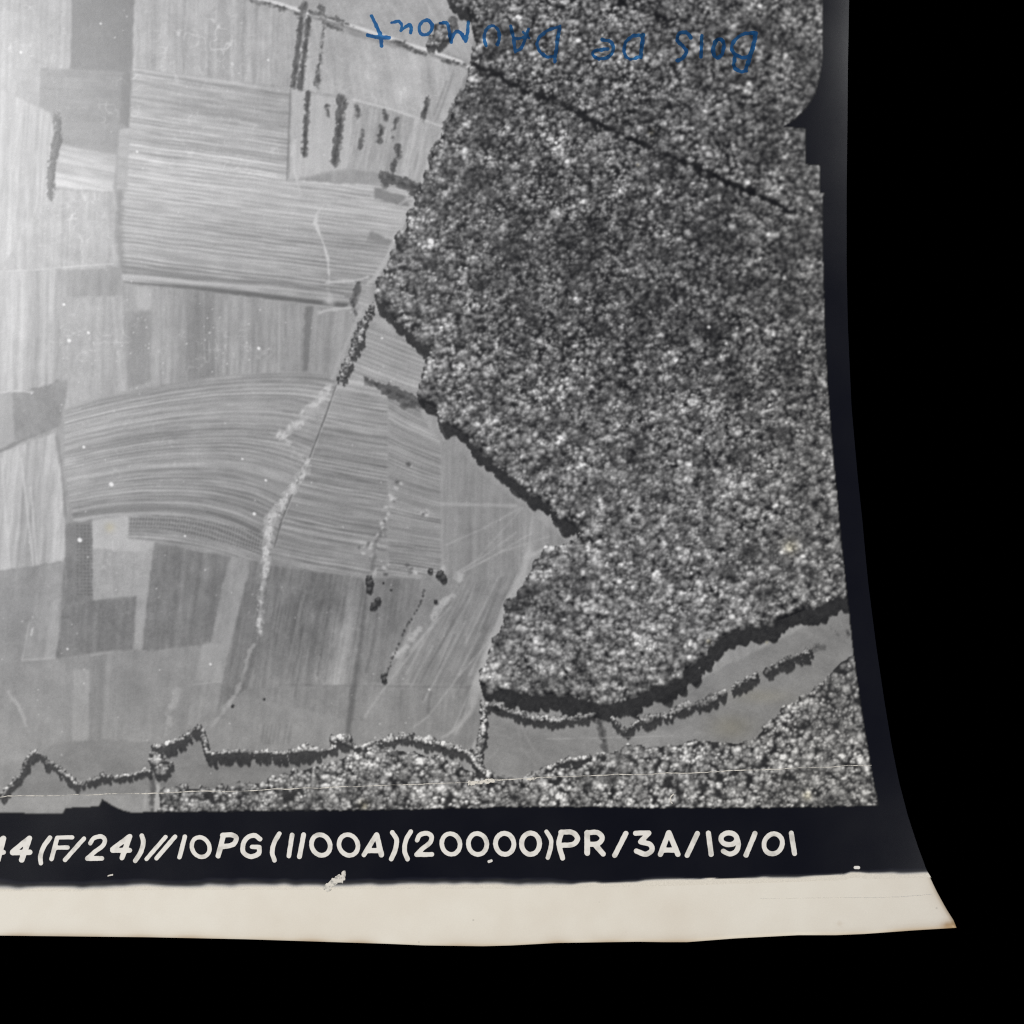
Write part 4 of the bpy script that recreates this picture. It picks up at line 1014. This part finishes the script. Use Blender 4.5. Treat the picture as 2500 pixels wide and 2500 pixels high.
# blue handwriting, upside down
A, Bq = tr_(600, 0), tr_(1200, 0)
def ink_(f, pts, w, curve=True):
    return st_(f, pts, w * 0.84, curve)
INK = [
 [ink_(A, [(848, 108), (882, 180), (908, 240), (913, 312)], 30), ink_(A, [(822, 238), (900, 250), (968, 254)], 32)],
 [ink_(A, [(985, 152), (1030, 143), (1050, 170), (1046, 208)], 26), ink_(A, [(1048, 205), (1080, 176), (1104, 164), (1116, 190), (1112, 222)], 26)],
 [ink_(A, ell(1212, 186, 44, 50, 0.15), 28, False)],
 [ink_(A, [(1310, 156), (1356, 158), (1370, 205), (1384, 286)], 28), ink_(A, [(1384, 284), (1402, 228), (1430, 212), (1456, 232), (1482, 280)], 26), ink_(A, [(1482, 280), (1494, 215), (1502, 146)], 25)],
 [ink_(A, [(1618, 308), (1606, 245), (1630, 188), (1672, 176), (1706, 212), (1708, 262), (1694, 300)], 25)],
 [ink_(Bq, [(130, 176), (148, 262), (160, 350)], 28), ink_(Bq, [(160, 348), (205, 318), (228, 262), (250, 196)], 25), ink_(Bq, [(150, 262), (195, 258), (245, 236)], 24), ink_(Bq, [(212, 216), (254, 256)], 20)],
 [ink_(Bq, [(462, 176), (442, 290), (424, 418)], 29), ink_(Bq, [(456, 180), (380, 206), (312, 268), (322, 340), (372, 382), (430, 376)], 25)],
 [ink_(Bq, [(745, 268), (800, 280), (822, 330), (790, 380), (732, 396), (690, 378), (684, 352), (724, 338), (784, 330)], 29)],
 [ink_(Bq, [(1022, 232), (1004, 388)], 31), ink_(Bq, [(1020, 238), (955, 242), (902, 290), (896, 360), (932, 396), (1002, 382)], 27)],
 [ink_(Bq, [(1345, 255), (1318, 222), (1268, 226), (1252, 272), (1290, 312), (1312, 350), (1290, 392), (1250, 408)], 31)],
 [ink_(Bq, [(1418, 240), (1410, 382)], 31)],
 [ink_(Bq, ell(1530, 326, 36, 62, 0.1), 30, False)],
 [ink_(Bq, [(1782, 224), (1752, 350), (1714, 468)], 34), ink_(Bq, [(1778, 222), (1700, 228), (1632, 282), (1622, 344), (1676, 384), (1746, 384)], 28), ink_(Bq, [(1640, 392), (1634, 450), (1676, 482), (1716, 474)], 29)],
]
for k, ss in enumerate(INK):
    stroke_film('handwritten_letter', ss, M_INK, pict, 0.00006, 2.2, 1.3, None, 40 + k)

# crease across the lower picture and the flakes lost along it
CR = [(-300, 1953), (0, 1945), (181, 1941), (362, 1936), (520, 1932), (640, 1929), (781, 1923), (962, 1916), (1107, 1912), (1216, 1904), (1317, 1898), (1499, 1892), (1700, 1886), (1845, 1880), (2128, 1867)]
cr_pts = resample(CR, 260)
cr_pts[:, 1] += 1.3 * noise1(cr_pts[:, 0], 40, 71) + 0.8 * noise1(cr_pts[:, 0], 12, 72)
wv = 1.5 + 0.9 * noise1(cr_pts[:, 0], 30, 73) + 0.7 * noise1(cr_pts[:, 0], 8, 74)
wv = np.clip(wv, 0.25, 3.4)
a_ = np.stack([cr_pts[:, 0], cr_pts[:, 1] - wv / 2], -1); b_ = np.stack([cr_pts[:, 0], cr_pts[:, 1] + wv / 2], -1)
ab = np.vstack([a_, b_]); n_ = len(a_)
i_ = np.arange(n_ - 1)
me = grid_mesh('crease', P(ab[:, 0], ab[:, 1], 0.00007), np.stack([i_ + n_, i_ + n_ + 1, i_ + 1, i_], -1))
link('crease', me, M_FIB, pict, 'thin white crease running across the lower picture')
stroke_film('emulsion_flake', [(np.array([(1146, 1912), (1172, 1909), (1202, 1905)]), 9)], M_FIB, pict, 0.00008, 1.6, 3.0, 'long pale flake lost along the crease', 9)
stroke_film('emulsion_flake', [(np.array([(1288, 1902), (1308, 1901)]), 5)], M_FIB, pict, 0.00008, 1.4, 1.6, None, 10)
stroke_film('scratch', [(S([(1644, 1939), (1637, 1946), (1637, 1956), (1641, 1961)]), 2.6)], M_FIB, pict, 0.00008, 1.1, 0.5, 'short curved white scratch above the band', 12)

m, nt, b = mat('pencil_grey'); b.inputs['Base Color'].default_value = (0.735, 0.70, 0.62, 1); b.inputs['Roughness'].default_value = 0.7
pn = resample([(1855, 2195), (1960, 2193), (2060, 2192), (2120, 2192), (2200, 2190), (2282, 2183)], 90)
wp = np.clip(1.0 + 1.4 * noise1(pn[:, 0], 26, 91) + 0.6 * noise1(pn[:, 0], 7, 92), 0.05, 2.0)
ab = np.vstack([np.stack([pn[:, 0], pn[:, 1] - wp / 2], -1), np.stack([pn[:, 0], pn[:, 1] + wp / 2], -1)]); n_ = len(pn); i_ = np.arange(n_ - 1)
link('pencil_line', grid_mesh('pencil_line', P(ab[:, 0], ab[:, 1], 0.00003), np.stack([i_ + n_, i_ + n_ + 1, i_ + 1, i_], -1)), m, root, 'faint broken pencil line on the cream margin near the corner')
